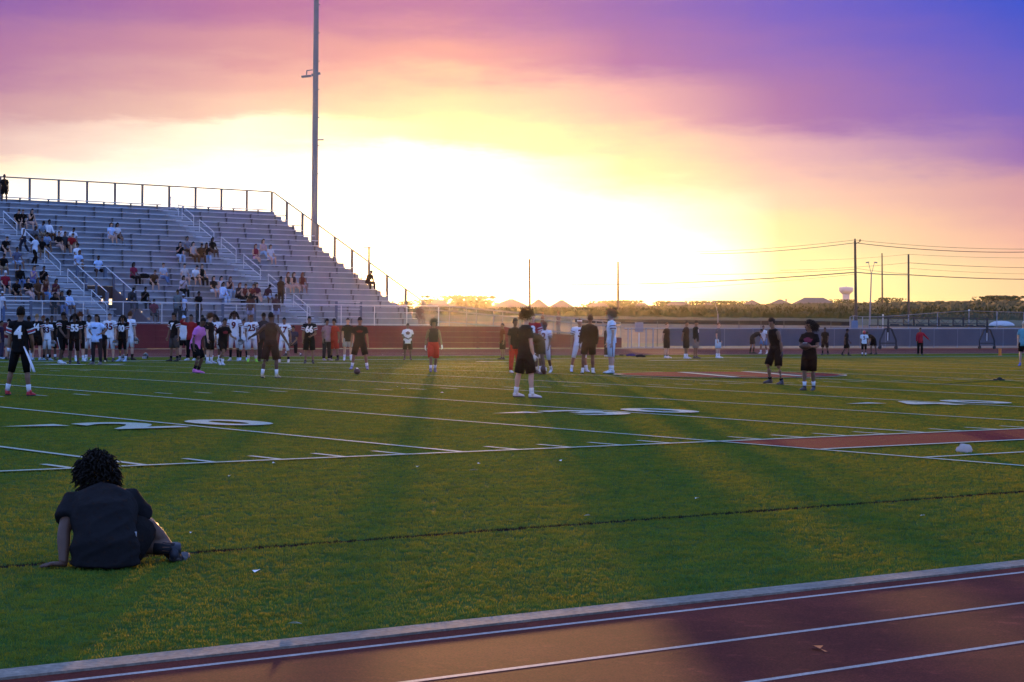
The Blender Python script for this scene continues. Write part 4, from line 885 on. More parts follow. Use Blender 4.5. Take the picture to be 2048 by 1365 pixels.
def person(loc, rz, H=1.72, pose='stand', shirt=('tee', (.02, .02, .02)), bottom=('shorts', (.015, .015, .015)), socks=None, shoes=(.02, .02, .02), hair=('short', 'k'), skin='d',
           num=None, numc=(.7, .72, .76), gloves=None, stripes=None, label='', group=None, build=1.0, head=None, voxel=.021, detail=True, over=None, seatz=None, pend=True, extra=None, prt=None):
    P = dict(POSE[pose]);
    if over: P.update(over)
    s = H/1.75; root = tag(empty('person', loc, rz), label, 'person', group)
    b = build; X, Y, Z = V((1, 0, 0)), V((0, 1, 0)), V((0, 0, 1))
    lean = R_(P.get('lean', 0)); side = R_(P.get('side', 0)); tw = R_(P.get('twist', 0))
    T = V((math.sin(side), math.sin(lean)*math.cos(side), math.cos(lean)*math.cos(side))).normalized()
    Rg = (X-T*X.dot(T)).normalized(); Fw = T.cross(Rg)      # forward = up x right
    Rg, Fw = Rg*math.cos(tw)+Fw*math.sin(tw), Fw*math.cos(tw)-Rg*math.sin(tw)
    pel = V((0, 0, 0)); mid = (Z+T).normalized()
    waist = pel+mid*(.13*s); chest = waist+T*(.20*s); nb = chest+T*(.205*s)
    hd = head or P.get('head', (0, 0)); hy, hp = R_(hd[0]), R_(hd[1])
    hu0 = (T*.35+Z*.75).normalized() if lean < 1.0 else (T*.8+Z*.3).normalized()
    hr0 = (Rg-hu0*Rg.dot(hu0)).normalized(); hf0 = hu0.cross(hr0)
    hr = hr0*math.cos(hy)+hf0*math.sin(hy); hf = hf0*math.cos(hy)-hr0*math.sin(hy)
    hf, hu = hf*math.cos(hp)+hu0*math.sin(hp), hu0*math.cos(hp)-hf*math.sin(hp)
    hc = nb+(T*.5+hu*.5)*(.085*s)+hu*(.085*s)+hf*(.018*s)
    J = {}
    def vec(f, c, sg): return (f[0]*c[0]*sg+f[1]*c[1]+f[2]*c[2]).normalized()
    for sd, sg in (('R', 1), ('L', -1)):
        sh = nb-T*(.078*s)+Rg*(.172*s*sg*(.55+.45*b)); ua, fa = P['a'+sd]
        fr_ = (Rg, Y if lean > .6 else Fw, Z if lean > .6 else T)
        u_ = vec(fr_, ua, sg); f_ = vec(fr_, fa, sg); e = sh+u_*(.285*s); w = e+f_*(.25*s)
        if P.get('ik'+sd):                              # wrist target given in local space (seat height known)
            tg, pole_ = P['ik'+sd]; tg = tg-V((0, -.04, (seatz or 0)+.098*s*b)); dv = tg-sh; L1, L2 = .285*s, .25*s; dl = min(dv.length, L1+L2-.002)
            ca = (L1*L1+dl*dl-L2*L2)/(2*L1*dl); dn_ = dv.normalized(); pp = (pole_-dn_*pole_.dot(dn_)).normalized(); e = sh+dn_*(L1*ca)+pp*(L1*math.sqrt(max(0, 1-ca*ca))); w = sh+dn_*dl; f_ = (w-e).normalized()
        hip = pel-Z*(.03*s)+X*(.092*s*sg*b); tl, sl = P['l'+sd]
        t_ = vec((X, Y, Z), tl, sg); s_ = vec((X, Y, Z), sl, sg); kn = hip+t_*(.425*s); an = kn+s_*(.405*s)
        J[sd] = (sh, e, w, hip, kn, an, f_, t_, s_)
    # shift so that the soles (or the seat) touch the ground
    low = min(J['R'][5].z-.085*s, J['L'][5].z-.085*s)
    if P.get('seat'): off = V((0, -.04, (seatz if seatz is not None else 0)+.098*s*b))
    else: off = V((0, 0, -low))
    def o(p): return p+off
    M = MB()
    def trings(inf=0.0, hem=None, top=1.0, pad=0.0):
        q = [(-.10, .100, .098), (-.045, .155, .118), (.02, .168, .118), (.09, .150, .105), (.15, .142, .100), (.25, .155, .112), (.34, .168, .118), (.42, .165, .105), (.475, .140, .085), (.52, .075, .066), (.56, .058, .062)]
        out = []
        for h, rx, ry in q:
            h *= s
            if h < 0: c = pel+Z*h
            elif h < .13*s: c = pel+mid*h
            else: c = waist+T*(h-.13*s)
            if b > 1.1 and -.05*s < h < .3*s: ry *= 1+(b-1)*.9; 
            out.append((o(c), (rx*s*b+inf, ry*s*(.5+.5*b)+inf)))
        return out
    tr = trings()
    tube(M, [p for p, r in tr], [r for p, r in tr], 14, ref=-Fw)
    tube(M, [o(nb-T*.03*s), o(hc-hu*.03*s-hf*.012*s)], [.056*s, .052*s], 10)
    def headfn(n):
        k = 1.0
        if n.z < -.1: k -= .10*min(1, (-n.z-.1)*1.6)*(1 if abs(n.x) > .25 else .55)
        if n.y > .5 and -.35 < n.z < .15 and abs(n.x) > .35: k -= .05
        return k
    ball(M, o(hc), (hr, hf, hu), (.074*s, .095*s, .120*s), 16, 12, headfn)
    ball(M, o(hc+hf*.045*s-hu*.075*s), (hr, hf, hu), (.045*s, .045*s, .036*s), 10, 6)
    for sd, sg in (('R', 1), ('L', -1)):
        sh, e, w, hip, kn, an, f_, t_, s_ = J[sd]
        tube(M, [o(sh-Rg*sg*.06*s), o(sh), o(sh.lerp(e, .25)), o(sh.lerp(e, .6)), o(e), o(e.lerp(w, .3)), o(e.lerp(w, .7)), o(w)],
             [r*s*(.6+.4*b) for r in (.052, .060, .053, .048, .041, .043, .034, .027)], 10)
        tube(M, [o(hip+Z*.05*s), o(hip.lerp(kn, .15)), o(hip.lerp(kn, .5)), o(hip.lerp(kn, .9)), o(kn.lerp(an, .07)), o(kn.lerp(an, .32)-Y*.010*s), o(kn.lerp(an, .65)), o(an)],
             [r*s*(.5+.5*b) for r in (.080, .088, .076, .058, .056, .059, .044, .037)], 10)
        fd = V((.18*sg, 1, 0)).normalized() if not P.get('lift'+sd) else (s_.cross(X)*-1).normalized()*math.cos(R_(P['lift'+sd]-45))+s_*.5
        if P.get('lift'+sd): fd = V((.05*sg, math.cos(R_(P['lift'+sd])), -math.sin(R_(P['lift'+sd]))))
        J[sd] += (fd,)
        tube(M, [o(an), o(an+fd*.08*s-Z*.045*s), o(an+fd*.16*s-Z*.06*s)], [.034*s, .034*s, .028*s], 8)
    ex = MB()                                          # hands and facial features keep their own fine resolution
    gl = MB()
    for sd, sg in (('R', 1), ('L', -1)):
        sh, e, w, hip, kn, an, f_, t_, s_, fd = J[sd]
        hd_ = P.get('hd'+sd); hdv = vec((Rg, Fw, T), hd_, sg) if hd_ else f_
        hand_geo(gl if gloves else ex, o(w), hdv, P.get('pn'+sd) or ((-Rg*sg*.8+Fw*.3) if lean < 1 else -Y), s, P.get('curl', .5), 1.12 if gloves else 1.0, sg)
    if detail:
        ex.mi = 0
        tube(ex, [o(hc+hf*.092*s+hu*.012*s), o(hc+hf*.112*s-hu*.018*s), o(hc+hf*.088*s-hu*.026*s)], [.007*s, .013*s, .012*s], 6)
        for sg in (1, -1): ball(ex, o(hc+hr*.073*s*sg-hf*.008*s-hu*.004*s), (hr, hf, hu), (.010*s, .018*s, .030*s), 6, 5)
        ex.mi = 1
        for sg in (1, -1): ball(ex, o(hc+hr*.030*s*sg+hf*.085*s+hu*.014*s), (hr, hf, hu), (.013*s, .008*s, .007*s), 6, 4)
        ex.mi = 2; ball(ex, o(hc+hf*.086*s-hu*.052*s), (hr, hf, hu), (.022*s, .009*s, .007*s), 8, 4); ex.mi = 0
    bo = M.build('body', [skin_m(skin), eye_m, lip_m], root, True); PEND.append((bo, ex, voxel, 0))
    def part(mb, name, c, sm=True): return mb.build(name, c if isinstance(c, bpy.types.Material) else cloth(c), root, sm)
    if gloves: part(gl, 'gloves', gloves)
    # shirt
    sho = None
    if shirt:
        kind, sc = shirt[0], shirt[1]; M = MB(); inf = {'tank': .008, 'fit': .010, 'jersey': .020}.get(kind, .022)*s
        tr = trings(inf); hem = {'fit': 3, 'crop': 3}.get(kind, 1); rings = tr[hem:9]
        if hem == 1 and kind not in ('fit',):
            dn = .07*s if P.get('seat') else (.13*s if kind in ('tee', 'long') else .03*s)
            rings = [(rings[0][0]-Z*dn*.8, (rings[0][1][0]+.012*s, rings[0][1][1]+.012*s))]+rings
        tube(M, [p for p, r in rings]+[o(nb+T*.012*s)], [r for p, r in rings]+[((.092 if kind != 'tank' else .085)*s, .080*s)], 16, ref=-Fw)
        pad = kind == 'jersey'
        for sd, sg in (('R', 1), ('L', -1)):
            sh, e, w = J[sd][:3]; k = .6+.4*b
            if kind == 'tank':
                tube(M, [o(nb-T*.03*s+Rg*sg*.05*s), o(sh-Rg*sg*.035*s+T*.012*s)], [.05*s, .058*s], 8); continue
            if kind == 'strap': continue
            if pad:
                tube(M, [o(nb-T*.045*s+Rg*sg*.05*s), o(sh+Rg*sg*.01*s+T*.012*s), o(sh.lerp(e, .25)+Rg*sg*.022*s), o(sh.lerp(e, .56)+Rg*sg*.012*s)], [.085*s, .098*s, .092*s, .072*s], 12)
            else:
                fr2 = {'long': 1.0}.get(kind, .62 if kind == 'tee' else .5)
                pts = [o(nb-T*.115*s+Rg*sg*.05*s), o(nb-T*.075*s+Rg*sg*.115*s), o(sh+Rg*sg*.002*s-T*.004*s), o(sh.lerp(e, .3)), o(sh.lerp(e, fr2))]; rd = [.060*s, .064*s*k, .069*s*k, .072*s*k, (.078 if kind == 'tee' else .060)*s*k]
                if kind == 'long': pts += [o(e.lerp(w, .4)), o(e.lerp(w, .95))]; rd[-1] = .058*s*k; rd += [.054*s*k, .042*s*k]
                tube(M, pts, rd, 12)
        near_ = voxel < .018 and num is None
        sho = part(M, {'jersey': 'jersey', 'tank': 'tank_top', 'strap': 'tank_top', 'long': 'long_sleeve_shirt'}.get(kind, 'shirt'), sc)
        if near_: PEND.append((sho, MB(), .013 if voxel < .013 else .016, .011 if voxel < .013 else .007))
        if pad and stripes:
            for sd, sg in (('R', 1), ('L', -1)):
                sh, e = J[sd][:2]
                for q, cc in enumerate(stripes):
                    M = MB(); f0 = .16+.13*q; c0 = o(sh.lerp(e, f0)+Rg*sg*(.018*s)); c1 = o(sh.lerp(e, f0+.09)+Rg*sg*(.020*s)); tube(M, [c0, c1], [.0975*s-.004*q, .0955*s-.004*q], 12); part(M, 'sleeve_stripe', cc)
        if num is not None:
            bv = BVHTree.FromPolygons([x.co.copy() for x in sho.data.vertices], [tuple(p.vertices) for p in sho.data.polygons])
            for fs_ in ((1, -1)):
                vs, fs, tw_ = text_mb(num, .045); M = MB(); hh = .26*s; ww = min(hh*tw_, .29*s); pts = []
                cen = o(waist+T*(.085*s if fs_ > 0 else .075*s)); dirn = -Fw*fs_
                for v in vs:
                    pp = cen+Rg*(v.x/tw_*ww*(-fs_))+T*(v.y*hh); org = pp-dirn*.6
                    h_ = bv.ray_cast(org, dirn); q = h_[0] if h_[0] is not None else pp
                    pts.append(q-dirn*.006)
                M.add(pts, fs); part(M, 'jersey_number', cloth(numc, 'number_%d' % int(numc[0]*99)), False)
    if prt and sho is not None:                        # flat chest print that follows the shirt
        bv = BVHTree.FromPolygons([x.co.copy() for x in sho.data.vertices], [tuple(p.vertices) for p in sho.data.polygons]); pts = []
        for rr_ in (0, .5, 1):
            for k in range(14 if rr_ else 1):
                a = 6.283*k/14; kk = rr_*(1+.12*math.sin(5*a)*(rr_ == 1)); pp = o(chest+T*.02*s)+Rg*(prt[1]*kk*math.cos(a))+T*(prt[2]*kk*math.sin(a)); h_ = bv.ray_cast(pp+Fw*.6, -Fw); pts.append((h_[0] if h_[0] is not None else pp)+Fw*.008)
        M = MB(); M.add(pts, [(0, 1+k, 1+(k+1) % 14) for k in range(14)]+[(1+k, 15+k, 15+(k+1) % 14, 1+(k+1) % 14) for k in range(14)]); part(M, 'shirt_print', prt[0], False)
    # lower garment
    kind, bc = bottom; M = MB(); loose = {'shorts': .030, 'long_shorts': .030, 'tight': .009, 'pants': .020, 'leggings': .008, 'skirt': .02}[kind]*s
    tr = trings(.012*s if kind in ('tight', 'leggings') else .018*s)[0:4]; tube(M, [p for p, r in tr], [r for p, r in tr], 14, ref=-Fw)
    for sd, sg in (('R', 1), ('L', -1)):
        hip, kn, an = J[sd][3:6]; kb = .5+.5*b
        fr3 = {'shorts': .80, 'long_shorts': .97, 'tight': 1.04, 'skirt': .55}.get(kind)
        base = [o(hip+Z*.05*s), o(hip.lerp(kn, .15)), o(hip.lerp(kn, .5))]; rd = [.082*s*kb+loose*.4, .092*s*kb+loose*.7, .080*s*kb+loose]
        if fr3: base.append(o(hip.lerp(kn, fr3))); rd.append((.070*s if kind != 'tight' else .060*s)*kb+loose*1.15)
        else:
            base += [o(kn), o(kn.lerp(an, .3)), o(kn.lerp(an, .65)), o(kn.lerp(an, .97))]; rd += [r*s*kb+loose for r in (.060, .060, .048, .044)]
        tube(M, base, rd, 12)
    bt = part(M, {'shorts': 'shorts', 'long_shorts': 'shorts', 'tight': 'football_pants', 'pants': 'trousers', 'leggings': 'leggings', 'skirt': 'skirt'}[kind], bc)
    if stripes and kind == 'tight':
        for sd, sg in (('R', 1), ('L', -1)):
            hip, kn = J[sd][3:5]; M = MB(); xo = X*sg*(.104*s)
            M.bar(o(hip+xo*.98), o(kn+X*sg*.060*s), .028*s, .016*s); part(M, 'leg_stripe', stripes[0], False)
    # socks and shoes
    for sd, sg in (('R', 1), ('L', -1)):
        hip, kn, an, f_, t_, s_, fd = J[sd][3:]
        if socks:
            M = MB(); hgt = socks[1] if len(socks) > 1 else .45
            tube(M, [o(an), o(an.lerp(kn, hgt*.5)), o(an.lerp(kn, hgt))], [.043*s, .047*s, .053*s if hgt < .7 else .062*s], 10); part(M, 'sock', socks[0])
        M = MB(); up_ = Z if fd.z > -.5 else Y; heel = an-fd*.055*s-Z*.045*s; n_ = []
        sec = [(0, .028, .044), (.05, .038, .052), (.12, .042, .044), (.19, .047, .032), (.245, .040, .024), (.272, .020, .014)]
        zdn = V((0, 0, -1)) if fd.z > -.3 else (fd.cross(X)*1).normalized()
        if zdn.z > 0: zdn = -zdn
        pts = [o(heel+fd*l*s+zdn*(.042-ry)*s) for l, rx, ry in sec]; tube(M, pts, [(rx*s, ry*s) for l, rx, ry in sec], 10, ref=-zdn)
        tube(M, [o(an+Z*.035*s), o(an-Z*.03*s+fd*.02*s)], [.047*s, .048*s], 10)
        sh_ = part(M, 'shoe', mat('shoe_%d_%d_%d' % tuple(int(c*100) for c in shoes), shoes, .55, spec=.4))
        if voxel < .018:
            M = MB(); tube(M, [p+zdn*(ry*.75*s) for p, (l, rx, ry) in zip(pts, sec)], [(rx*1.08*s, .015*s) for l, rx, ry in sec], 10, ref=-zdn); M.build('sole', mat('shoe_sole', (.03, .025, .025), .7), sh_, True)
    # hair and headgear
    hk, hcn = hair[0], hair[1]
    if hk in ('cap', 'capback', 'helmet', 'band'): base_h = 'short'
    else: base_h = hk
    M = MB(); HC = o(hc); axs = (hr, hf, hu); rad = (.074*s, .095*s, .120*s)
    seed = V((loc[0]*.7, loc[1]*.3, 0))
    def shell(sc_, amp, fr_, low=-.15, face=.30):
        def fn(n):
            back = n.y < .15
            if n.z > face and n.y > -2 or (back and n.z > low): return sc_+amp*mnoise.noise(n*fr_+seed)
            return .86
        return fn
    if base_h == 'short': ball(M, HC+hu*.006*s, axs, rad, 18, 12, shell(1.09, .06, 5))
    elif base_h == 'buzz': ball(M, HC+hu*.002*s, axs, rad, 18, 12, shell(1.035, .01, 6))
    elif base_h == 'thick': ball(M, HC+hu*.012*s, axs, rad, 20, 14, shell(1.20, .14, 5, -.35))
    elif base_h in ('afro', 'bigafro'):
        k = 1.36 if base_h == 'afro' else 1.55; ball(M, HC+hu*.018*s-hf*.012*s, axs, (.092*s, .098*s, .116*s), 22, 16, shell(k, .12, 7, -.75, .22)); rs = random.Random(3)
        for q in range(160 if voxel < .018 else 60):
            n = V((rs.gauss(0, 1), rs.gauss(-.3, .9), rs.gauss(.4, .8))).normalized()
            if (n.z < .22 and n.y > .1) or n.z < -.6: continue
            c = HC+hu*.018*s-hf*.012*s+(hr*n.x*.092+hf*n.y*.098+hu*n.z*.116)*(k*.95*s); d_ = V((rs.gauss(0, 1), rs.gauss(0, 1), rs.gauss(0, 1)))*.006*s
            tube(M, [c, c+(hr*n.x+hf*n.y+hu*n.z)*.016*s+d_, c+(hr*n.x+hf*n.y+hu*n.z)*.034*s-d_], [.014*s, .012*s, .004*s], 5)
    elif base_h == 'curly':
        ball(M, HC+hu*.022*s, axs, (.088*s, .098*s, .116*s), 18, 12, shell(1.24, .16, 6, -.4, .22))
        rs = random.Random(11)
        for k in range(330 if voxel < .018 else 110):
            n = V((rs.gauss(0, 1), rs.gauss(0, 1)-.25, rs.gauss(.5, .8))).normalized()
            if n.z < .1 and n.y > .2: continue
            if n.z < -.45: continue
            c = HC+hu*.018*s+(hr*n.x*.088+hf*n.y*.098+hu*n.z*.118)*(1.2*s); nn = (hr*n.x+hf*n.y+hu*n.z); x_, y_ = frame(nn); L = rs.uniform(.03, .075)*s; r0 = rs.uniform(.010, .018)*s; ph = rs.uniform(0, 6)
            tube(M, [c+nn*(L*j/5)+x_*(r0*math.cos(ph+j*1.5))+y_*(r0*math.sin(ph+j*1.5)) for j in range(6)], [.0045*s]*5+[.0015*s], 4)
    elif base_h in ('dreads', 'twists'):
        tw_h = base_h == 'twists'; ball(M, HC+hu*.01*s-hf*(.02*s if tw_h else 0), axs, (.09*s, .10*s, .125*s) if tw_h else rad, 18, 12, shell(1.1, .1, 7, -.85, .2) if tw_h else shell(1.12, .08, 7, -.3)); rs = random.Random(5)
        nn_ = (900 if base_h == 'twists' else 170) if voxel < .018 else 70
        for k in range(nn_):
            n = V((rs.gauss(0, 1), rs.gauss(-.35, .8), rs.gauss(.45 if base_h == 'dreads' else .1, .7))).normalized()
            if n.y > .45 and n.z < .45: continue
            if n.z < (-.8 if base_h == 'twists' else -.35): continue
            c = HC+(hr*n.x*.074+hf*n.y*.095+hu*n.z*.12)*((1.14 if base_h == 'twists' else 1.05)*s); out_ = hr*n.x+hf*n.y*.9+hu*n.z
            L = (rs.uniform(.11, .20) if base_h == 'dreads' else rs.uniform(.045, .085))*s; p1 = c+out_*(.045*s); wind = P.get('wind', V((0, 0, 0)))
            p2 = p1+(-Z*.8+out_*.45+wind).normalized()*L*.6; p3 = p2+(-Z+out_*.1+wind*1.2).normalized()*L*.5
            if base_h == 'twists': p1 = c+out_*(.03*s); p2 = p1+(out_*.8-Z*.25+V((rs.gauss(0, .35), rs.gauss(0, .35), rs.gauss(0, .3)))).normalized()*L*.7; p3 = p2+(out_*.3-Z*.6+V((rs.gauss(0, .3), rs.gauss(0, .3), 0))).normalized()*L*.5
            rk = .55 if base_h == 'twists' else 1; tube(M, [c, p1, p2, p3], [.012*s*rk, .0125*s*rk, .011*s*rk, .004*s*rk], 5)
    elif base_h in ('long', 'pony'):
        ball(M, HC+hu*.006*s, axs, rad, 18, 12, shell(1.11, .05, 5, -.5, .30))
        bk = HC-hf*.055*s
        if base_h == 'long':
            tube(M, [bk+hu*.06*s, bk-hu*.03*s-hf*.02*s, bk-Z*.16*s-hf*.02*s, bk-Z*.27*s-hf*.005*s, bk-Z*.34*s], [(.075*s, .05*s), (.092*s, .055*s), (.100*s, .045*s), (.085*s, .035*s), (.05*s, .015*s)], 12, ref=-hf)
        else: tube(M, [bk+hu*.05*s-hf*.04*s, bk-hf*.10*s+hu*.02*s, bk-hf*.11*s-Z*.12*s, bk-hf*.09*s-Z*.2*s], [.03*s, .04*s, .032*s, .01*s], 8)
    ho = part(M, 'hair', hair_m(hcn))
    if hk in ('cap', 'capback'):
        M = MB(); ball(M, HC+hu*.012*s, axs, (.081*s, .101*s, .124*s), 18, 12, lambda n: 1.03 if n.z > .22 else .80)
        f2 = hf if hk == 'cap' else -hf; M.add([HC+hu*.038*s+f2*.085*s+hr*.065*s, HC+hu*.038*s+f2*.085*s-hr*.065*s, HC+hu*.028*s+f2*.165*s-hr*.045*s, HC+hu*.028*s+f2*.165*s+hr*.045*s, HC+hu*.046*s+f2*.085*s+hr*.065*s, HC+hu*.046*s+f2*.085*s-hr*.065*s, HC+hu*.036*s+f2*.165*s-hr*.045*s, HC+hu*.036*s+f2*.165*s+hr*.045*s], [(3, 2, 1, 0), (4, 5, 6, 7), (2, 3, 7, 6), (1, 2, 6, 5), (3, 0, 4, 7)])
        part(M, 'cap', hair[2])
    if hk == 'band':
        M = MB(); tube(M, [HC+hu*.035*s, HC+hu*.075*s], [(.087*s, .108*s), (.083*s, .103*s)], 18, ref=-hf); part(M, 'headband', hair[2])
    if hk == 'helmet':
        M = MB(); ball(M, HC+hu*.005*s, axs, (.112*s, .132*s, .142*s), 20, 14, lambda n: .78 if (n.y > .5 and n.z < .3) else 1.0); part(M, 'helmet', mat('helmet_red', (.30, .02, .025), .25, coat=.5))
        M = MB()
        for zz in (-.02, -.055, -.085): tube(M, [HC+hr*(math.sin(a)*.1*s)+hf*(math.cos(a)*.155*s)+hu*zz*s for a in (-1.1, -.55, 0, .55, 1.1)], [.006*s]*5, 5)
        part(M, 'face_mask', cage_m)
    if extra: extra(root, J, o, s, part, dict(T=T, Rg=Rg, Fw=Fw, hc=hc, nb=nb, chest=chest, waist=waist, hf=hf, hr=hr, hu=hu, pel=pel))
    return root
def heading(h):
    a = R_(h); d = -fh*math.cos(a)+rh*math.sin(a); return math.atan2(-d.x, d.y)
def flush_people():
    if not PEND: return
    for ob, ex, vx, fold in PEND:
        r = ob.modifiers.new('r', 'REMESH'); r.mode = 'VOXEL'; r.voxel_size = vx; r.use_smooth_shade = True
        q = ob.modifiers.new('s', 'SMOOTH'); q.iterations = 3; q.factor = .5
    dg = bpy.context.evaluated_depsgraph_get(); done = []
    for ob, ex, vx, fold in PEND:
        me = ob.evaluated_get(dg).to_mesh(); bm = bmesh.new(); bm.from_mesh(me)
        if fold:                                       # cloth folds: ridged noise running across the body
            bm.normal_update(); mv = []
            for v in bm.verts:
                c = v.co; q = V((c.x*3.2+c.z*2.2, c.y*3.2, c.z*7.0-c.x*3.0)); a = 1-abs(mnoise.noise(q))*2.2; b2 = mnoise.noise(V((c.x*9, c.y*9, c.z*14)))
                mv.append(v.co+v.normal*(fold*(.15+max(a, 0)**2+.25*abs(b2))))
            for v, m_ in zip(bm.verts, mv): v.co = m_
        vs = [bm.verts.new(v) for v in ex.v]
        for f, m in zip(ex.f, ex.m):
            try: nf = bm.faces.new([vs[i] for i in f]); nf.material_index = m
            except ValueError: pass
        for f in bm.faces: f.smooth = True
        done.append((ob, bm)); ob.evaluated_get(dg).to_mesh_clear()
    for ob, bm in done:
        ob.modifiers.clear(); bm.to_mesh(ob.data); bm.free(); ob.data.update()
    PEND.clear()
def hold_helmet(sd='L'):
    def f(root, J, o, s, part, K): HELD.append((root, o(J[sd][2]+J[sd][6]*.15*s)))
    return f
HELD = []
# ------------------------------------------------------------------ the people on the field
BK = (.007, .0065, .007); BK2 = (.012, .010, .010); WH = (.62, .66, .74); RD = (.26, .016, .02); GR = (.17, .17, .19); MAR = (.10, .012, .02); BL = (.10, .20, .42); PK = (.55, .16, .45); NAVY = (.03, .04, .09); KH = (.25, .19, .12)
STR_B = [(.55, .56, .6), RD, (.55, .56, .6)]; STR_W = [MAR, (.6, .6, .64), MAR]
PLAY = 'players and helpers on the field'
def fp(u, v, top, h, label, H=None, z=None, **k):
    p = (on_field(u, v) if z is None else z)+V((0, 0, .010)); kk = (p-CAM).dot(fwd)
    if H is None: H = (v-top)*kk/F_PX*1.0
    return person(p, heading(h), H=H, label=label, group=PLAY, **k)
near = dict(voxel=.016)
W6 = ((.6, .62, .66), .35)
# main figures in front
def towel(root, J, o, s, part, K):
    M = MB(); a = o(K['pel']+K['Rg']*.13*s-V((0, .13*s, 0))+V((0, 0, .05*s)))
    tube(M, [a, a+V((.10, -.05, -.16)), a+V((.20, -.08, -.36)), a+V((.25, -.09, -.48))], [(.018, .006), (.032, .006), (.042, .006), (.046, .005)], 6); part(M, 'towel', (.62, .64, .7))
    M = MB(); w = o(J['L'][2]); f = J['L'][6]; tube(M, [w-f*.09*s, w-f*.02*s], [.036*s, .034*s], 10); part(M, 'wristband', (.6, .64, .74))
fp(40, 793, 618, 170, 'player in black jersey number 4 with red cleats and hanging white towel', pose='wide', shirt=('jersey', BK), bottom=('tight', BK), socks=W6, shoes=(.42, .02, .035), hair=('thick', 'k'), skin='b', num='4', stripes=[(.6, .6, .64), (.45, .05, .09), (.6, .6, .64)], extra=towel, over=dict(lR=((.13, 0, -1), (.13, -.05, -1)), lL=((.24, .02, -1), (.20, -.03, -1)), aR=((.16, .25, -1), (-.2, .6, -.6)), aL=((.20, 0, -1), (.10, .05, -1))), **near)
fp(1050, 797, 625, 118, 'person in black tee and shorts with white gloves on midfield', pose='stand', shirt=('tee', BK2), bottom=('long_shorts', BK), socks=((.62, .6, .58), .30), shoes=(.55, .52, .50), hair=('curly', 'b'), skin='l', gloves=(.66, .66, .66), head=(8, -2), over=dict(lR=((.10, .16, -1), (.05, .0, -1)), lL=((.22, -.12, -1), (.12, -.10, -1)), aR=((.12, .05, -1), (-.10, .30, -1)), aL=((.14, .20, -1), (-.15, .55, -.75))), **near)
fp(1551, 770, 643, -52, 'player in sleeveless black top and shorts leaning forward with dark gloves', H=1.66, pose='lean', shirt=('tank', BK), bottom=('long_shorts', BK), socks=(BK, .2), shoes=(.03, .03, .04), hair=('thick', 'k'), skin='b', gloves=(.07, .07, .08), **near)
fp(1618, 782, 645, -28, 'player in black tee and shorts holding a football at the chest', pose='hold', shirt=('tee', BK), bottom=('long_shorts', BK), socks=W6, shoes=(.03, .03, .045), hair=('dreads', 'k'), skin='b', head=(-42, 0), prt=((.16, .03, .06), .11, .06), over=dict(wind=V((-.5, -.3, .15))), **near)
fp(541, 757, 627, 168, 'person in sleeveless dark top and shorts with both arms spread', pose='spread', shirt=('tank', (.05, .03, .02)), bottom=('long_shorts', (.03, .02, .016)), socks=W6, shoes=(.38, .33, .20), hair=('short', 'k'), skin='d', head=(35, 0), **near)
fp(719, 740, 636, 0, 'player in black tee with backward cap standing over a football', pose='wide', shirt=('tee', BK2), bottom=('long_shorts', BK), socks=W6, shoes=(.16, .18, .28), hair=('capback', 'k', BK), skin='b', prt=((.12, .02, .02), .10, .04), **near)
fp(866, 745, 640, 15, 'player in dark tank top and red shorts with white gloves', pose='walk', shirt=('tank', (.045, .02, .018)), bottom=('long_shorts', (.42, .03, .02)), socks=W6, shoes=(.12, .10, .12), hair=('afro', 'k'), skin='b', gloves=(.66, .64, .66), **near)
fp(1222, 748, 625, -82, 'player in white jersey standing in profile with dark striped sleeves', pose='stand', shirt=('jersey', WH), bottom=('tight', WH), socks=W6, shoes=(.5, .52, .56), hair=('curly', 'y'), skin='l', stripes=STR_W, **near)
fp(1177, 748, 632, 176, 'person in long black hooded top and shorts seen from behind', pose='relax', shirt=('long', BK2), bottom=('shorts', BK), socks=((.6, .62, .66), .2), shoes=(.6, .64, .68), hair=('thick', 'k'), skin='d', build=1.05, **near)
fp(1158, 745, 639, 10, 'player in white jersey with white headband beside the black hooded top', pose='wide', shirt=('jersey', WH), bottom=('tight', WH), socks=W6, shoes=(.42, .46, .6), hair=('band', 'b', (.66, .68, .74)), skin='b', num='3', numc=MAR, stripes=STR_W, **near)
fp(1090, 746, 645, -25, 'player in white jersey and pants stepping behind the bending player', pose='walk', shirt=('jersey', WH), bottom=('tight', WH), socks=W6, shoes=(.6, .6, .6), hair=('thick', 'r'), skin='d', num='2', numc=MAR, stripes=STR_W, **near)
fp(1064, 747, 630, 0, 'player in red jersey numbered 8 standing behind the white-gloved figure in black', pose='gather', shirt=('jersey', RD), bottom=('tight', (.03, .02, .02)), socks=W6, shoes=(.5, .5, .5), hair=('short', 'y'), skin='l', num='8', stripes=STR_B, **near)
fp(1079, 749, 0, -62, 'person in dark clothes bending down to a football on the turf', H=1.72, pose='bend', shirt=('tee', (.05, .035, .02)), bottom=('shorts', (.04, .03, .018)), socks=((.5, .45, .4), .3), shoes=(.12, .10, .11), hair=('short', 'k'), skin='d', **near)
fp(1029, 747, 640, 30, 'person with red trousers and pale shoes half hidden by the white-gloved figure in black', pose='stand', shirt=('tee', BK2), bottom=('pants', (.35, .03, .02)), shoes=(.55, .5, .45), hair=('thick', 'k'), skin='d', **near)
fp(390, 748, 640, 62, 'person in pink shirt and pink shoes crouching ready to move', H=1.58, pose='crouch', shirt=('tee', PK), bottom=('long_shorts', BK), socks=(BK, .35), shoes=(.55, .13, .38), hair=('short', 'k'), skin='d', **near)
fp(445, 731, 630, 40, 'person in black tee running past the white jerseys', pose='run', shirt=('tee', BK), bottom=('shorts', BK), socks=W6, shoes=(.45, .48, .55), hair=('short', 'k'), skin='b', H=1.64, prt=((.16, .02, .03), .10, .05))
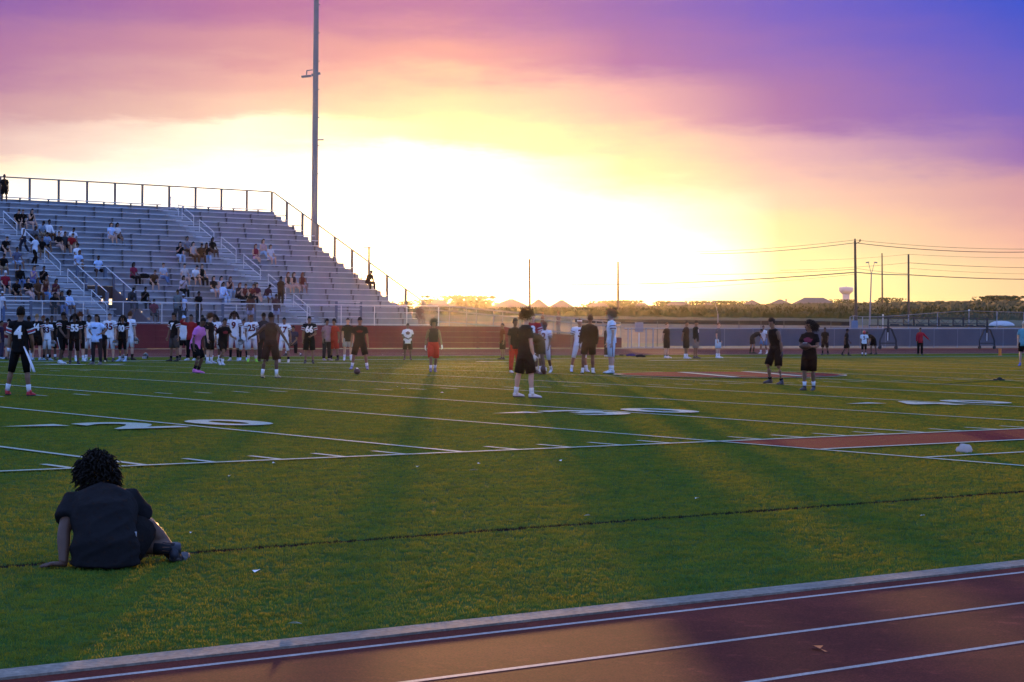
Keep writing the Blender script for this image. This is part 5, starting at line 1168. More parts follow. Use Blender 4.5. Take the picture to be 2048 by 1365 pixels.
fp(419, 728, 631, 70, 'person in oversized black tee turned sideways behind the pink shirt', pose='stand', shirt=('tee', BK2), bottom=('long_shorts', BK2), socks=W6, shoes=(.4, .42, .46), hair=('curly', 'b'), skin='l', build=1.12)
# players and helpers along the far sideline, left group
fp(348, 724, 628, -40, 'player in black jersey number 7 with grey shorts', pose='wide', shirt=('jersey', BK), bottom=('long_shorts', (.05, .05, .055)), socks=(BK, .3), shoes=BK, hair=('thick', 'k'), skin='b', num='7', stripes=STR_B, over=dict(lR=((.12, 0, -1), (.06, 0, -1)), lL=((.14, 0, -1), (.08, 0, -1))))
fp(367, 721, 633, 10, 'helper in white tee, black shorts and pale blue cap', pose='stand', shirt=('tee', WH), bottom=('shorts', BK), socks=(BK, .3), shoes=BK, hair=('cap', 'k', (.35, .5, .72)), skin='l')
fp(382, 722, 631, -20, 'person in red long sleeves raising one arm to the forehead', pose='salute', shirt=('long', RD), bottom=('pants', BK), shoes=(.4, .5, .6), hair=('short', 'k'), skin='b')
fp(404, 722, 632, 10, 'person in black jersey standing behind the pink shirt', pose='stand', shirt=('jersey', BK), bottom=('tight', BK), socks=W6, shoes=BK, hair=('short', 'k'), skin='d')
fp(430, 723, 632, 15, 'player in white jersey number 6 behind the running figure', pose='relax', shirt=('jersey', WH), bottom=('tight', (.45, .5, .6)), socks=W6, shoes=BK, hair=('dreads', 'k'), skin='d', num='6', numc=MAR, stripes=STR_W)
fp(468, 723, 626, -5, 'player in white jersey number 9 standing beside the running black tee', pose='stand', shirt=('jersey', WH), bottom=('tight', (.5, .56, .68)), socks=(BK, .8), shoes=(.3, .35, .4), hair=('dreads', 'k'), skin='d', num='9', numc=MAR, stripes=STR_W, gloves=(.05, .05, .06), extra=hold_helmet('L'))
fp(487, 722, 640, 8, 'player in white jersey number 1 standing back between numbers 9 and 25', pose='stand', shirt=('jersey', WH), bottom=('tight', WH), socks=(BK, .8), shoes=(.35, .5, .7), hair=('buzz', 'k'), skin='b', num='1', numc=MAR, stripes=STR_W)
fp(503, 725, 632, 12, 'player in white jersey number 25 with bright green shoes', pose='relax', shirt=('jersey', WH), bottom=('tight', (.5, .5, .62)), socks=((.45, .42, .4), .4), shoes=(.22, .55, .03), hair=('short', 'r'), skin='b', num='25', numc=MAR, stripes=STR_W)
fp(527, 724, 628, -150, 'person in dark jacket and cap standing between the white jerseys', pose='stand', shirt=('long', (.025, .022, .025)), bottom=('pants', (.02, .018, .018)), shoes=BK, hair=('cap', 'k', BK), skin='d', build=1.12)
fp(568, 726, 637, -8, 'player in white jersey number 17 with white sleeves near the wall', pose='wide', shirt=('jersey', WH), bottom=('tight', WH), socks=(BK, .35), shoes=(.5, .48, .45), hair=('short', 'k'), skin='b', num='17', numc=MAR, stripes=STR_W, over=dict(lR=((.14, 0, -1), (.06, 0, -1)), lL=((.14, 0, -1), (.08, 0, -1))))
fp(588, 713, 655, -30, 'player in dark gear kneeling on one knee behind number 17', pose='kneel', H=1.7, shirt=('jersey', (.04, .03, .05)), bottom=('tight', BK), socks=((.55, .55, .6), .3), shoes=BK, hair=('short', 'k'), skin='b')
fp(618, 728, 635, 5, 'player in black jersey number 66 with one white glove', pose='gather', shirt=('jersey', BK), bottom=('long_shorts', BK), socks=None, shoes=BK, hair=('short', 'k'), skin='b', num='66', stripes=STR_B, build=1.06, over=dict(aR=((.20, 0, -1), (.05, .1, -1))))
fp(653, 722, 640, 40, 'person in pale faded shirt and long dark trousers by the red wall', pose='stand', shirt=('tee', (.30, .16, .17)), bottom=('pants', (.03, .02, .02)), shoes=(.25, .25, .26), hair=('thick', 'k'), skin='b')
fp(668, 722, 640, -35, 'person in red tee and red shorts with a white hem', pose='wide', shirt=('tee', (.34, .03, .02)), bottom=('long_shorts', (.36, .03, .02)), socks=(BK, .35), shoes=BK, hair=('thick', 'k'), skin='b', over=dict(lR=((.12, 0, -1), (.04, 0, -1)), lL=((.16, 0, -1), (.14, 0, -1))))
fp(695, 722, 638, 12, 'person in dark tee and pale grey shorts with white socks', pose='stand', shirt=('tee', BK2), bottom=('shorts', (.30, .31, .33)), socks=((.62, .64, .7), .4), shoes=(.6, .62, .68), hair=('short', 'k'), skin='l')
fp(815, 721, 648, 5, 'person in baggy white tee with a dark print holding hands together', pose='gather', shirt=('tee', (.58, .58, .68)), bottom=('long_shorts', (.04, .02, .015)), socks=None, shoes=(.05, .025, .015), hair=('buzz', 'k'), skin='d', build=1.1, prt=((.12, .06, .05), .09, .07))
fp(1005, 720, 648, -70, 'person in dark red top and shorts standing alone by the ramp wall', pose='stand', shirt=('tee', (.14, .035, .015)), bottom=('long_shorts', (.05, .025, .012)), shoes=(.04, .02, .012), hair=('buzz', 'k'), skin='b')
# right group on the far side
fp(1213, 714, 652, 60, 'person in dark long sleeves mostly hidden behind the profile player', pose='stand', shirt=('long', (.03, .02, .018)), bottom=('pants', (.03, .02, .02)), shoes=(.5, .5, .52), hair=('short', 'k'), skin='b')
fp(1375-42, 717, 647, 60, 'person in loose dark tee with hands clasped behind the back', pose='behind', shirt=('tee', (.06, .028, .012)), bottom=('long_shorts', (.03, .016, .012)), socks=(BK, .2), shoes=(.55, .58, .62), hair=('short', 'b'), skin='l', build=1.1)
fp(1372, 718, 644, 62, 'person in dark tee with a glove tucked at the waist', pose='behind', shirt=('tee', (.045, .022, .012)), bottom=('long_shorts', (.03, .016, .012)), socks=W6, shoes=(.45, .5, .58), hair=('short', 'k'), skin='b')
fp(1391, 718, 643, 62, 'person in black sweatshirt, grey shorts and black cap', pose='stand', shirt=('long', BK), bottom=('long_shorts', (.16, .15, .17)), shoes=(.05, .05, .05), hair=('cap', 'k', BK), skin='b', prt=((.5, .5, .54), .06, .09))
fp(1436, 717, 647, 60, 'person in grey tee and white shorts with white trainers', pose='stand', shirt=('tee', (.09, .09, .10)), bottom=('long_shorts', (.5, .6, .68)), socks=W6, shoes=(.58, .62, .66), hair=('short', 'b'), skin='l')
fp(1504, 708, 0, 95, 'person in dark clothes stooping with one arm swung back beside the track', H=1.66, pose='bendwalk', shirt=('tee', (.02, .016, .018)), bottom=('shorts', (.02, .016, .018)), socks=(BK, .7), shoes=BK, hair=('short', 'k'), skin='b')
fp(1527, 708, 651, -30, 'person in white tee and blue shorts walking beside the stooping figure', pose='walk', shirt=('tee', (.55, .6, .68)), bottom=('shorts', (.12, .22, .42)), socks=W6, shoes=(.5, .52, .56), hair=('buzz', 'k'), skin='b')
fp(1650, 711, 655, -25, 'person in dark tee and shorts standing on the far turf edge', pose='walk', shirt=('tee', BK2), bottom=('long_shorts', BK), socks=(BK, .5), shoes=BK, hair=('short', 'k'), skin='d')
fp(1692, 712, 658, 80, 'person in dark clothes and cap walking in profile along the far turf', pose='walk', shirt=('tee', BK2), bottom=('long_shorts', BK), socks=(BK, .3), shoes=BK, hair=('cap', 'k', BK), skin='d')
fp(1728, 713, 662, 172, 'player in white jersey number 5 wearing a red helmet', pose='walk', shirt=('jersey', (.5, .6, .7)), bottom=('tight', BK), socks=W6, shoes=BK, hair=('helmet', 'k'), skin='d', num='5', numc=(.02, .03, .07))
fp(1747, 710, 0, -60, 'person in dark clothes bending forward beside the red-helmeted player', H=1.55, pose='bendwalk', shirt=('tee', BK), bottom=('shorts', BK), shoes=BK, hair=('short', 'k'), skin='d', over=dict(aL=((.15, .4, -.9), (0, .3, -1))))
fp(1840, 711, 657, 0, 'person in bright red long sleeves and black trousers pointing aside', pose='point', shirt=('long', (.34, .015, .03)), bottom=('pants', BK), shoes=BK, hair=('short', 'k'), skin='b')
fp(2047, 733, 645, -20, 'person in blue-green tee and black shorts at the edge of the turf', pose='stand', shirt=('tee', (.12, .30, .36)), bottom=('shorts', BK), socks=None, shoes=(.1, .12, .35), hair=('cap', 'y', (.55, .42, .32)), skin='l')
# left crowd
fp(2, 719, 643, 80, 'person in dark purple clothes at the edge of the sideline crowd', pose='stand', shirt=('tee', (.03, .02, .04)), bottom=('pants', (.06, .05, .09)), shoes=(.3, .4, .5), hair=('short', 'k'), skin='b')
fp(17, 720, 640, 60, 'person in maroon tee and tan shorts with black shoes', pose='gather', shirt=('tee', (.11, .014, .02)), bottom=('shorts', (.22, .17, .15)), socks=None, shoes=BK, hair=('cap', 'k', BK), skin='l', build=1.12)
fp(57, 721, 634, 175, 'player in black jersey standing beyond number 4', pose='stand', shirt=('jersey', BK), bottom=('tight', BK), socks=((.4, .5, .65), .6), shoes=(.35, .45, .6), hair=('short', 'k'), skin='d')
fp(73, 722, 630, 172, 'player in black jersey number 44 seen from behind beside number 4', pose='stand', shirt=('jersey', BK), bottom=('shorts', BK), socks=None, shoes=(.3, .38, .5), hair=('short', 'y'), skin='l', num='44', stripes=STR_B)
fp(86, 718, 634, 20, 'person in plain black tee standing back between numbers 44 and 83', pose='stand', shirt=('tee', BK), bottom=('shorts', BK), shoes=BK, hair=('thick', 'r'), skin='b')
fp(94, 722, 638, 165, 'player in white jersey number 83 holding a helmet at the side', pose='stand', shirt=('jersey', WH), bottom=('tight', WH), socks=(BK, .4), shoes=(.3, .42, .55), hair=('capback', 'k', BK), skin='d', num='83', numc=(.06, .012, .03), stripes=STR_W, extra=hold_helmet('R'))
fp(103, 721, 633, 15, 'player in black jersey half hidden beside number 83', pose='stand', shirt=('jersey', BK), bottom=('tight', BK), socks=W6, shoes=BK, hair=('short', 'k'), skin='d')
fp(122, 729, 624, 60, 'player in black jersey and black cap reaching forward in pale shoes', pose='reachR', H=1.74, shirt=('jersey', BK), bottom=('tight', BK), socks=None, shoes=(.5, .55, .6), hair=('cap', 'k', BK), skin='d', stripes=STR_B)
fp(148, 729, 631, 20, 'player in black jersey number 55 beside the reaching player', pose='stand', shirt=('jersey', BK), bottom=('tight', BK), socks=None, shoes=BK, hair=('dreads', 'k'), skin='d', num='55', stripes=STR_B)
fp(159, 724, 629, 30, 'player in black striped jersey standing behind number 55', pose='stand', shirt=('jersey', BK), bottom=('tight', BK), socks=W6, shoes=(.5, .55, .6), hair=('curly', 'r'), skin='l', stripes=STR_B)
fp(178, 722, 633, -20, 'player in white jersey half hidden behind the pale blue tee', pose='stand', shirt=('jersey', WH), bottom=('tight', WH), socks=W6, shoes=(.5, .55, .6), hair=('thick', 'k'), skin='d', stripes=STR_W, extra=hold_helmet('L'))
fp(193, 730, 631, -25, 'person in pale blue tee and dark leggings with hands on hips', pose='hips', shirt=('tee', (.42, .56, .82)), bottom=('leggings', (.016, .016, .02)), shoes=(.10, .09, .09), hair=('long', 'k'), skin='b', build=1.1, prt=((.05, .07, .14), .11, .035))
fp(219, 724, 629, -10, 'player in white jersey number 35 between the pale blue tee and number 80', pose='stand', shirt=('jersey', WH), bottom=('tight', WH), socks=None, shoes=(.03, .03, .04), hair=('buzz', 'b'), skin='l', num='35', numc=MAR, stripes=STR_W, extra=hold_helmet('L'))
fp(245, 724, 634, -25, 'player in black jersey number 80 with striped sleeves', pose='stand', shirt=('jersey', BK), bottom=('tight', BK), socks=((.5, .55, .62), .3), shoes=(.3, .42, .58), hair=('dreads', 'k'), skin='b', num='80', stripes=STR_B)
fp(259, 721, 626, 150, 'player in white jersey number 8 turned away beside number 80', pose='stand', shirt=('jersey', WH), bottom=('tight', WH), socks=(BK, .35), shoes=BK, hair=('thick', 'b'), skin='l', num='8', numc=MAR, stripes=STR_W, extra=hold_helmet('R'))
fp(205, 725, 660, 0, 'short person in dark clothes in front of the pale blue tee', pose='stand', shirt=('tee', BK), bottom=('pants', BK), shoes=(.5, .45, .3), hair=('short', 'k'), skin='d')
fp(131, 718, 636, 5, 'person in dark top standing back behind the reaching player', pose='stand', shirt=('tee', BK), bottom=('shorts', BK), shoes=BK, hair=('short', 'k'), skin='b')
# beyond the ramp rail
for u, top, c, lab in ((1085, 625, (.12, .05, .03), 'person walking down the ramp in a dark red top'), (1117, 623, (.16, .10, .09), 'person leaning on the ramp rail in dark top and pale trousers')):
    p = on_y(u, 650, 79.0); zz = 1.30-(p.x-66.2)*.0533; kk = (p-CAM).dot(fwd); H = (at_d(u, top, kk).z-zz)
    person(V((p.x, 79.0, zz)), heading(75 if u < 1100 else -60), H=max(1.3, min(1.8, H)), pose='stand', shirt=('tee', c), bottom=('pants', (.16, .14, .15)), shoes=BK, hair=('short', 'b'), skin='b', label=lab)
# football held by the dreadlocked player, helmets held in hands
def local_to_world(root, c):
    a = root.rotation_euler[2]; return V(root.location)+V((c.x*math.cos(a)-c.y*math.sin(a), c.x*math.sin(a)+c.y*math.cos(a), c.z))
p = on_field(1618, 782); d_ = V((-math.sin(heading(-28)), math.cos(heading(-28)), 0)); football(p+V((0, 0, 1.03))+d_*.30, (0, 0, heading(-28)+math.pi/2), 'dark football held at the chest of the player in black')
for root, c in HELD:
    w = local_to_world(root, c); lab = root['label']; key = 'white jersey number' in lab and lab.split('number ')[1].split(' ')[0]
    helmet(w-V((0, 0, .15)), random.uniform(1.6, 3.0), {'9': 'black helmet held low by the white number nine', '83': 'black helmet held by the white jersey seen from behind beside number forty-four', '35': 'black helmet held between the pale blue tee and the striped black jersey', '8': 'black helmet held by the last white jersey at the end of the wall'}.get(key, 'black helmet held low behind the pale blue tee'))

# ------------------------------------------------------------------ seated figure in the foreground, resting on the left arm
def seated_man():
    p = on_field(213, 1134)
    P = dict(lean=50, side=-11, twist=6, head=(16, -30), curl=.10, ikL=(V((-.275, -.12, .030)), V((-.6, -.8, .1))),
             aL=((.20, -.26, -1), (.02, -.06, -1)), hdL=(.95, -.25, -.12), pnL=V((0, 0, -1)), aR=((.42, .30, -.8), (.05, .95, -.05)),
             lL=((-.35, .90, .06), (-.95, -.10, -.06)), lR=((.22, .85, .42), (.42, .22, -.52)), liftR=-35, liftL=10, seat=1)
    POSE['ground'] = P
    def xt(root, J, o, s, part, K):
        M = MB(); c = o(K['pel']+K['Rg']*.21*s+V((0, -.05, .10*s))); M.box(c.x-.004, c.x+.008, c.y-.006, c.y+.006, c.z-.02, c.z+.02); part(M, 'shirt_tag', (.5, .52, .58), False)
    return person(p, heading(182), H=1.74, pose='ground', shirt=('tee', (.013, .012, .014)), bottom=('shorts', (.005, .005, .005)), socks=((.02, .02, .024), .35), shoes=(.007, .009, .02), hair=('twists', 'k'), skin='d', build=1.34, voxel=.012, seatz=-.01,
                  label='person in charcoal tee sitting on the turf leaning back on one straight arm', extra=xt)
seated_man()

# ------------------------------------------------------------------ spectators on the stand
VAR = {}
def spectator(u, vtop, top, bottom, hair, skin, pose, label, stand=False, h=None, H=1.70, build=1.0, rowi=None, shoes=(.1, .1, .11)):
    if not stand:
        best = None
        for i in range(NR):
            y, z = row(i); q = on_y(u, vtop, y); e = abs(q.z-(z+.86*H/1.7))
            if best is None or e < best[0]: best = (e, i, q.x)
        i = best[1]; y, z = row(i); loc = V((best[2], y+.02, z-.0)); x = best[2]
    else:
        best = None
        for i in range(NR):
            y, z = row(i); y -= .25; q = on_y(u, vtop, y); e = abs(q.z-(z-.43+H))
            if best is None or e < best[0]: best = (e, i, q.x)
        i = best[1] if rowi is None else rowi; y, z = row(i); loc = V((on_y(u, vtop, y-.25).x, y-.30, z-.430)); x = loc.x
    hh = random.uniform(-14, 14) if h is None else h
    rz = math.pi-.0+R_(hh) if not stand else heading(h or 0)
    k = (pose, top[0], bottom[0], hair[0], round(H, 2), build)
    kw = dict(H=H, pose=pose, shirt=top, bottom=bottom, hair=hair, skin=skin, shoes=shoes, build=build, voxel=.026, group='spectators on the bleachers', label=label, seatz=0)
    if k not in VAR: VAR[k] = person(loc, rz, **kw); return VAR[k]
    src = VAR[k]; r = src.copy(); COL.objects.link(r); r.location = loc; r.rotation_euler = (0, 0, rz); r['label'] = label
    for ch in src.children:
        c = ch.copy(); COL.objects.link(c); c.parent = r; nm = ch.name.split('.')[0]
        m = None
        if nm == 'body': m = skin_m(skin)
        elif nm in ('shirt', 'tank_top', 'long_sleeve_shirt', 'jersey'): m = cloth(top[1])
        elif nm in ('shorts', 'trousers', 'leggings', 'skirt', 'football_pants'): m = cloth(bottom[1])
        elif nm == 'hair': m = hair_m(hair[1])
        elif nm == 'cap': m = cloth(hair[2])
        elif nm == 'shoe': m = mat('shoe_%d_%d_%d' % tuple(int(q*100) for q in shoes), shoes, .55, spec=.4)
        if m: c.material_slots[0].link = 'OBJECT'; c.material_slots[0].material = m
    return r
LB = (.38, .52, .78); JE = (.08, .13, .26); LJ = (.28, .38, .55); SK = (.42, .28, .26); BR = (.07, .035, .02); PUR = (.22, .15, .32); DG = (.03, .033, .04)
S = spectator
T_, L_, TK, ST = 'tee', 'long', 'tank', 'strap'
for a in [
 (34, 419, (T_, BK), ('shorts', BK), ('short', 'k'), 'l', 'sitlean', 'spectator in black tee, first of three in black high beside the aisle'),
 (44, 422, (T_, BK), ('shorts', BK), ('buzz', 'b'), 'l', 'sitlean', 'spectator in black tee, middle of three in black high beside the aisle'),
 (62, 422, (TK, BK), ('shorts', SK), ('long', 'k'), 'l', 'sitchin', 'spectator in black tank top, last of three high beside the aisle'),
 (66, 446, (T_, (.10, .10, .12)), ('shorts', BK), ('short', 'k'), 'd', 'sitlean', 'spectator in dark grey tee behind the standing white tank'),
 (81, 444, (T_, (.20, .26, .36)), ('shorts', KH), ('capback', 'k', BK), 'd', 'sitlean', 'spectator in grey-blue tee and backward cap'),
 (98, 442, (L_, WH), ('pants', BR), ('thick', 'k'), 'd', 'sit', 'spectator in white long-sleeved sweatshirt'),
 (120, 449, (T_, WH), ('shorts', BK), ('pony', 'b'), 'l', 'sitchin', 'spectator in white tee beside the white sweatshirt'),
 (144, 449, (T_, WH), ('shorts', BR), ('short', 'k'), 'b', 'sitlean', 'spectator in white tee resting chin in hand, end of the white row'),
 (92, 464, (T_, (.18, .26, .42)), ('shorts', BK), ('short', 'k'), 'b', 'sitlean', 'spectator in slate blue tee below the white sweatshirt'),
 (83, 470, (T_, BK), ('shorts', KH), ('buzz', 'k'), 'b', 'sitwide', 'spectator in black tee and tan shorts beside the aisle handrail'),
 (118, 468, (T_, BK), ('shorts', SK), ('short', 'k'), 'l', 'sitcross', 'spectator in black tee and pinkish shorts with crossed legs'),
 (130, 470, (T_, DG), ('shorts', BK), ('short', 'k'), 'b', 'sit', 'spectator in dark tee squeezed beside the red polo'),
 (141, 468, (T_, RD), ('shorts', KH), ('short', 'b'), 'l', 'sitlean', 'spectator in bright red polo shirt'),
 (155, 485, (T_, WH), ('shorts', BR), ('cap', 'k', BK), 'b', 'sitcross', 'spectator in white tee and black cap with crossed legs'),
 (155, 504, (T_, LB), ('shorts', (.45, .48, .55)), ('thick', 'r'), 'b', 'sitlean', 'spectator in pale blue shirt with dark straps and pale shorts'),
 (196, 507, (T_, LB), ('shorts', BK), ('buzz', 'k'), 'd', 'sitwide', 'spectator in pale blue tee and black shorts above the stair portal'),
 (8, 468, (T_, BK), ('shorts', BK), ('buzz', 'b'), 'l', 'sitlean', 'spectator in black tee with folded arms left of the aisle'),
 (5, 504, (T_, BK), ('shorts', KH), ('short', 'k'), 'b', 'sitlean', 'spectator in black tee and khaki shorts left of the aisle'),
 (33, 496, (T_, (.09, .10, .16)), ('shorts', LJ), ('short', 'k'), 'b', 'sitwide', 'spectator in slate shirt and denim shorts beside the aisle'),
 (40, 527, (L_, BK), ('pants', JE), ('short', 'k'), 'b', 'sit', 'spectator in black long sleeves and jeans below the slate shirt'),
 (11, 544, (T_, (.20, .015, .03)), ('shorts', BK), ('cap', 'k', (.6, .6, .62)), 'l', 'sit', 'spectator in crimson tee and white cap'),
 (66, 538, (TK, PUR), ('pants', JE), ('long', 'b'), 'l', 'sitchin', 'spectator in lilac top and jeans above the blue jeans group'),
 (86, 536, (T_, BK), ('shorts', BK), ('short', 'k'), 'b', 'sitchin', 'spectator in black tee with a hand to the face beside the lilac top'),
 (30, 560, (T_, BK), ('shorts', BK), ('short', 'k'), 'b', 'sitlean', 'spectator in black hunched below the black long sleeves'),
 (57, 558, (T_, BK), ('pants', SK), ('long', 'k'), 'l', 'sitcross', 'spectator in black top and pale pink trousers'),
 (76, 556, (T_, BR), ('pants', BR), ('long', 'k'), 'b', 'sit', 'spectator in brown top between the pink trousers and blue jeans'),
 (90, 555, (TK, (.07, .02, .03)), ('pants', (.10, .24, .5)), ('long', 'r'), 'l', 'sitlean', 'spectator in dark red top and bright blue jeans'),
 (110, 556, (T_, (.08, .02, .03)), ('shorts', SK), ('long', 'k'), 'b', 'sitchin', 'spectator in maroon tee at the end of the group beside the lower aisle'),
 (107, 584, (T_, BK), ('pants', BK), ('long', 'k'), 'b', 'sitlean', 'spectator in black hunched on the lowest row beside the aisle'),
 (124, 586, (TK, DG), ('pants', JE), ('long', 'k'), 'b', 'sit', 'spectator in dark top beside the pale blue jacket'),
 (138, 583, (L_, LB), ('shorts', BR), ('bigafro', 'k'), 'd', 'sit', 'spectator in pale blue jacket at the lower aisle'),
 (222, 452, (T_, LB), ('shorts', SK), ('long', 'b'), 'l', 'sit', 'spectator in pale blue top, one of a pair sitting apart high up'),
 (235, 450, (T_, (.5, .5, .56)), ('shorts', BR), ('long', 'k'), 'b', 'sitcross', 'spectator in white tee, other of the pair sitting apart high up'),
 (267, 525, (T_, (.20, .02, .05)), ('pants', BK), ('long', 'k'), 'd', 'sit', 'spectator in crimson tee and black trousers sitting alone'),
 (306, 537, (T_, BR), ('shorts', BK), ('short', 'b'), 'l', 'sitlean', 'spectator in dark brown tee beside a black bag'),
 (327, 528, (T_, (.32, .38, .5)), ('pants', JE), ('short', 'b'), 'l', 'sitcross', 'spectator in pale grey tee and jeans stretched out along the bench'),
 (261, 579, (L_, DG), ('pants', DG), ('short', 'k'), 'd', 'sitlean', 'spectator in charcoal seated beside the stair portal post'),
 (289, 575, (T_, BK), ('pants', BK), ('short', 'k'), 'd', 'sitchin', 'spectator in black with a hand at the mouth near the portal'),
 (308, 596, (T_, (.14, .02, .03)), ('shorts', BK), ('buzz', 'k'), 'd', 'sit', 'spectator in maroon on the lowest row near the portal'),
 (359, 481, (T_, BK), ('pants', LJ), ('long', 'k'), 'l', 'sitchin', 'spectator in black top and pale jeans, first of six in a row'),
 (374, 479, (T_, (.16, .18, .24)), ('pants', BR), ('short', 'k'), 'b', 'sit', 'spectator in grey tee, second of six in a row'),
 (386, 484, (TK, (.35, .33, .36)), ('pants', BR), ('long', 'k'), 'l', 'sit', 'spectator in pale tank, third of six in a row'),
 (401, 484, (T_, (.06, .035, .02)), ('pants', BR), ('short', 'k'), 'b', 'sitlean', 'spectator in brown tee, fourth of six in a row'),
 (412, 482, (T_, BK), ('pants', LJ), ('long', 'k'), 'b', 'sitchin', 'spectator in black top and pale jeans, fifth of six in a row'),
 (425, 481, (T_, BK), ('shorts', BR), ('long', 'k'), 'd', 'sit', 'spectator in black, last of six in a row beside the central aisle'),
 (512, 485, (ST, (.22, .03, .04)), ('skirt', (.5, .3, .4)), ('long', 'r'), 'l', 'sitcross', 'spectator in red top and pink skirt, first of three right of the aisle'),
 (527, 485, (ST, (.40, .26, .28)), ('pants', LJ), ('long', 'b'), 'l', 'sitcross', 'spectator in pale pink top, middle of three right of the aisle'),
 (541, 488, (T_, (.48, .46, .52)), ('shorts', (.4, .38, .5)), ('pony', 'b'), 'l', 'sit', 'spectator in white tee, last of three right of the aisle'),
 (369, 527, (T_, (.42, .40, .42)), ('shorts', SK), ('short', 'k'), 'l', 'sit', 'spectator in pale tee, first of three in mid rows'),
 (388, 531, (T_, WH), ('shorts', BR), ('short', 'k'), 'l', 'sitlean', 'spectator in white tee leaning forward, middle of three in mid rows'),
 (404, 526, (ST, BK), ('pants', BK), ('pony', 'b'), 'l', 'sit', 'spectator in black strappy top and black trousers, last of three in mid rows'),
 (365, 549, (T_, (.40, .36, .42)), ('pants', BK), ('long', 'k'), 'b', 'sitchin', 'spectator in pale pinkish tee below the three in mid rows'),
 (427, 549, (T_, BK), ('shorts', (.5, .52, .6)), ('long', 'k'), 'l', 'sit', 'spectator in black tee and white shorts left of the crowd by the aisle'),
 (443, 551, (TK, (.42, .42, .5)), ('shorts', SK), ('long', 'k'), 'l', 'sitcross', 'spectator in pale tank between black tee and dark top'),
 (459, 553, (TK, (.07, .025, .02)), ('pants', LJ), ('long', 'r'), 'l', 'sitchin', 'spectator in dark red top and pale jeans by the lower central aisle'),
 (446, 569, (L_, LB), ('pants', LJ), ('long', 'k'), 'b', 'sit', 'spectator in pale blue hooded top above the front rail'),
 (477, 567, (T_, (.05, .03, .03)), ('pants', BK), ('long', 'r'), 'l', 'sitchin', 'spectator in dark top, first of the cluster beside the lower central aisle'),
 (488, 570, (TK, (.13, .03, .03)), ('pants', BK), ('short', 'b'), 'l', 'sitlean', 'spectator in brick red top, second of the cluster by the aisle'),
 (501, 572, (T_, (.16, .03, .025)), ('pants', BK), ('short', 'b'), 'l', 'sitlean', 'spectator in red tee, third of the cluster by the aisle'),
 (514, 567, (T_, (.08, .02, .03)), ('shorts', SK), ('long', 'k'), 'l', 'sitcross', 'spectator in maroon tee, last of the cluster by the aisle'),
 (533, 573, (T_, (.06, .025, .03)), ('shorts', LJ), ('buzz', 'k'), 'd', 'sitlean', 'spectator in dark tee and pale shorts at the foot of the central aisle'),
 (576, 543, (TK, BR), ('shorts', SK), ('long', 'r'), 'l', 'sit', 'spectator in brown top, first of three right of the central aisle foot'),
 (588, 545, (TK, (.05, .02, .02)), ('shorts', SK), ('long', 'b'), 'l', 'sitcross', 'spectator in dark top, middle of three right of the central aisle foot'),
 (605, 543, (TK, (.12, .03, .02)), ('shorts', SK), ('long', 'r'), 'b', 'sit', 'spectator in rust top, last of three right of the central aisle foot'),
 (737, 537, (L_, (.05, .025, .012)), ('pants', (.04, .02, .012)), ('buzz', 'k'), 'd', 'sitlean', 'lone spectator in dark clothes at the open end of the rows'),
 (838, 609, (T_, (.06, .028, .012)), ('shorts', (.04, .02, .012)), ('buzz', 'k'), 'd', 'sitlean', 'lone spectator seated at the foot of the sloping end rail')]:
    S(*a)
ST_ = dict(stand=True)
S(47, 447, (TK, WH), ('pants', (.02, .022, .035)), ('short', 'k'), 'd', 'walk', 'spectator in white tank and dark trousers climbing the aisle', stand=True, h=-60)
S(69, 464, (T_, (.52, .6, .72)), ('pants', BK), ('thick', 'k'), 'd', 'walk', 'spectator in white tee and black trousers walking down the aisle', stand=True, h=70)
S(561, 558, (T_, (.06, .028, .018)), ('pants', (.035, .02, .014)), ('buzz', 'k'), 'd', 'stand', 'spectator in dark brown standing in the lower central aisle', stand=True, h=150)
S(8, 350, (T_, BK), ('shorts', BK), ('short', 'k'), 'd', 'stand', 'spectator in black standing on the top walkway of the stand', stand=True, h=20, rowi=20)
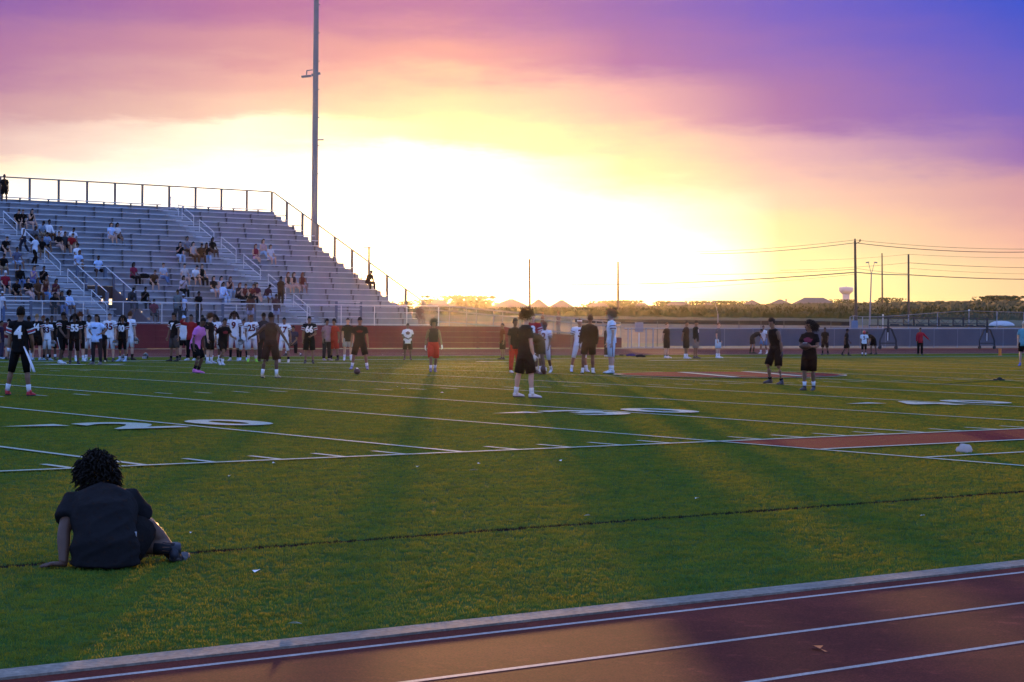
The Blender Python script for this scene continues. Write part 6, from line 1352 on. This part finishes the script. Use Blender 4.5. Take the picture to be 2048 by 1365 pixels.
for u, vt, tp_, bt_, hr_, sk_, lab, h_ in (
 (340+16, 577, (T_, (.10, .14, .16)), ('pants', BK), ('short', 'k'), 'd', 'spectator with dark backpack standing at the front rail', 160), (367, 589, (T_, LB), ('pants', BK), ('cap', 'k', (.5, .56, .66)), 'd', 'spectator in pale blue tee standing at the front rail', 170),
 (398, 584, ('jersey', BK), ('pants', BK), ('short', 'k'), 'd', 'spectator in black football jersey standing at the front rail', 60), (502, 588, (T_, (.07, .025, .02)), ('shorts', (.30, .32, .5)), ('long', 'k'), 'b', 'spectator in dark maroon tee and pale shorts standing at the front rail', 175),
 (553, 589, (T_, (.06, .03, .035)), ('shorts', (.32, .36, .5)), ('short', 'k'), 'd', 'spectator in charcoal tee and pale shorts standing at the front rail', 175), (5, 584, (T_, (.42, .46, .54)), ('pants', JE), ('cap', 'k', (.5, .55, .62)), 'b', 'spectator in white shirt and white cap at the front rail', 150)):
    q = on_y(u, vt, 78.33); H_s = max(1.5, min(1.82, q.z-1.298))
    person(V((q.x, 78.36, 1.298)), heading(h_), H=H_s, pose='stand', shirt=tp_, bottom=bt_, hair=hr_, skin=sk_, voxel=.026, label=lab, group='spectators on the bleachers')
# black bag on a bench
i_ = min(range(NR), key=lambda i: abs(on_y(289, 554, row(i)[0]).z-row(i)[1])); y_, z_ = row(i_); q = on_y(289, 554, y_)
M = MB(); ball(M, V((0, 0, 0)), AX, (.32, .14, .17), 14, 9, lambda n: 1+.3*mnoise.noise(n*2+V((5, 0, 0)))); o = M.build('shoulder_bag', cloth(BK), smooth=True); o.location = (q.x, y_, z_+.12); tag(o, 'black shoulder bag slumped on an empty bench', 'bag')
flush_people()

# ------------------------------------------------------------------ haze: one even volume round camera and scene
M = MB(); M.box(-3500, 8600, -2600, 8600, -3, 62)
hz = M.build('haze', None); hz.data.materials.clear(); hm_ = bpy.data.materials.new('haze_air'); hm_.use_nodes = True; nt = hm_.node_tree; nt.nodes.clear()
ho_ = nt.nodes.new('ShaderNodeOutputMaterial'); pv_ = nt.nodes.new('ShaderNodeVolumePrincipled'); pv_.inputs['Color'].default_value = (0.95, 0.88, 0.78, 1); pv_.inputs['Density'].default_value = 0.000022; pv_.inputs['Anisotropy'].default_value = 0.92
nt.links.new(pv_.outputs[0], ho_.inputs['Volume']); hz.data.materials.append(hm_); tag(hz, 'thin warm evening haze filling the air', 'haze', kind='stuff')
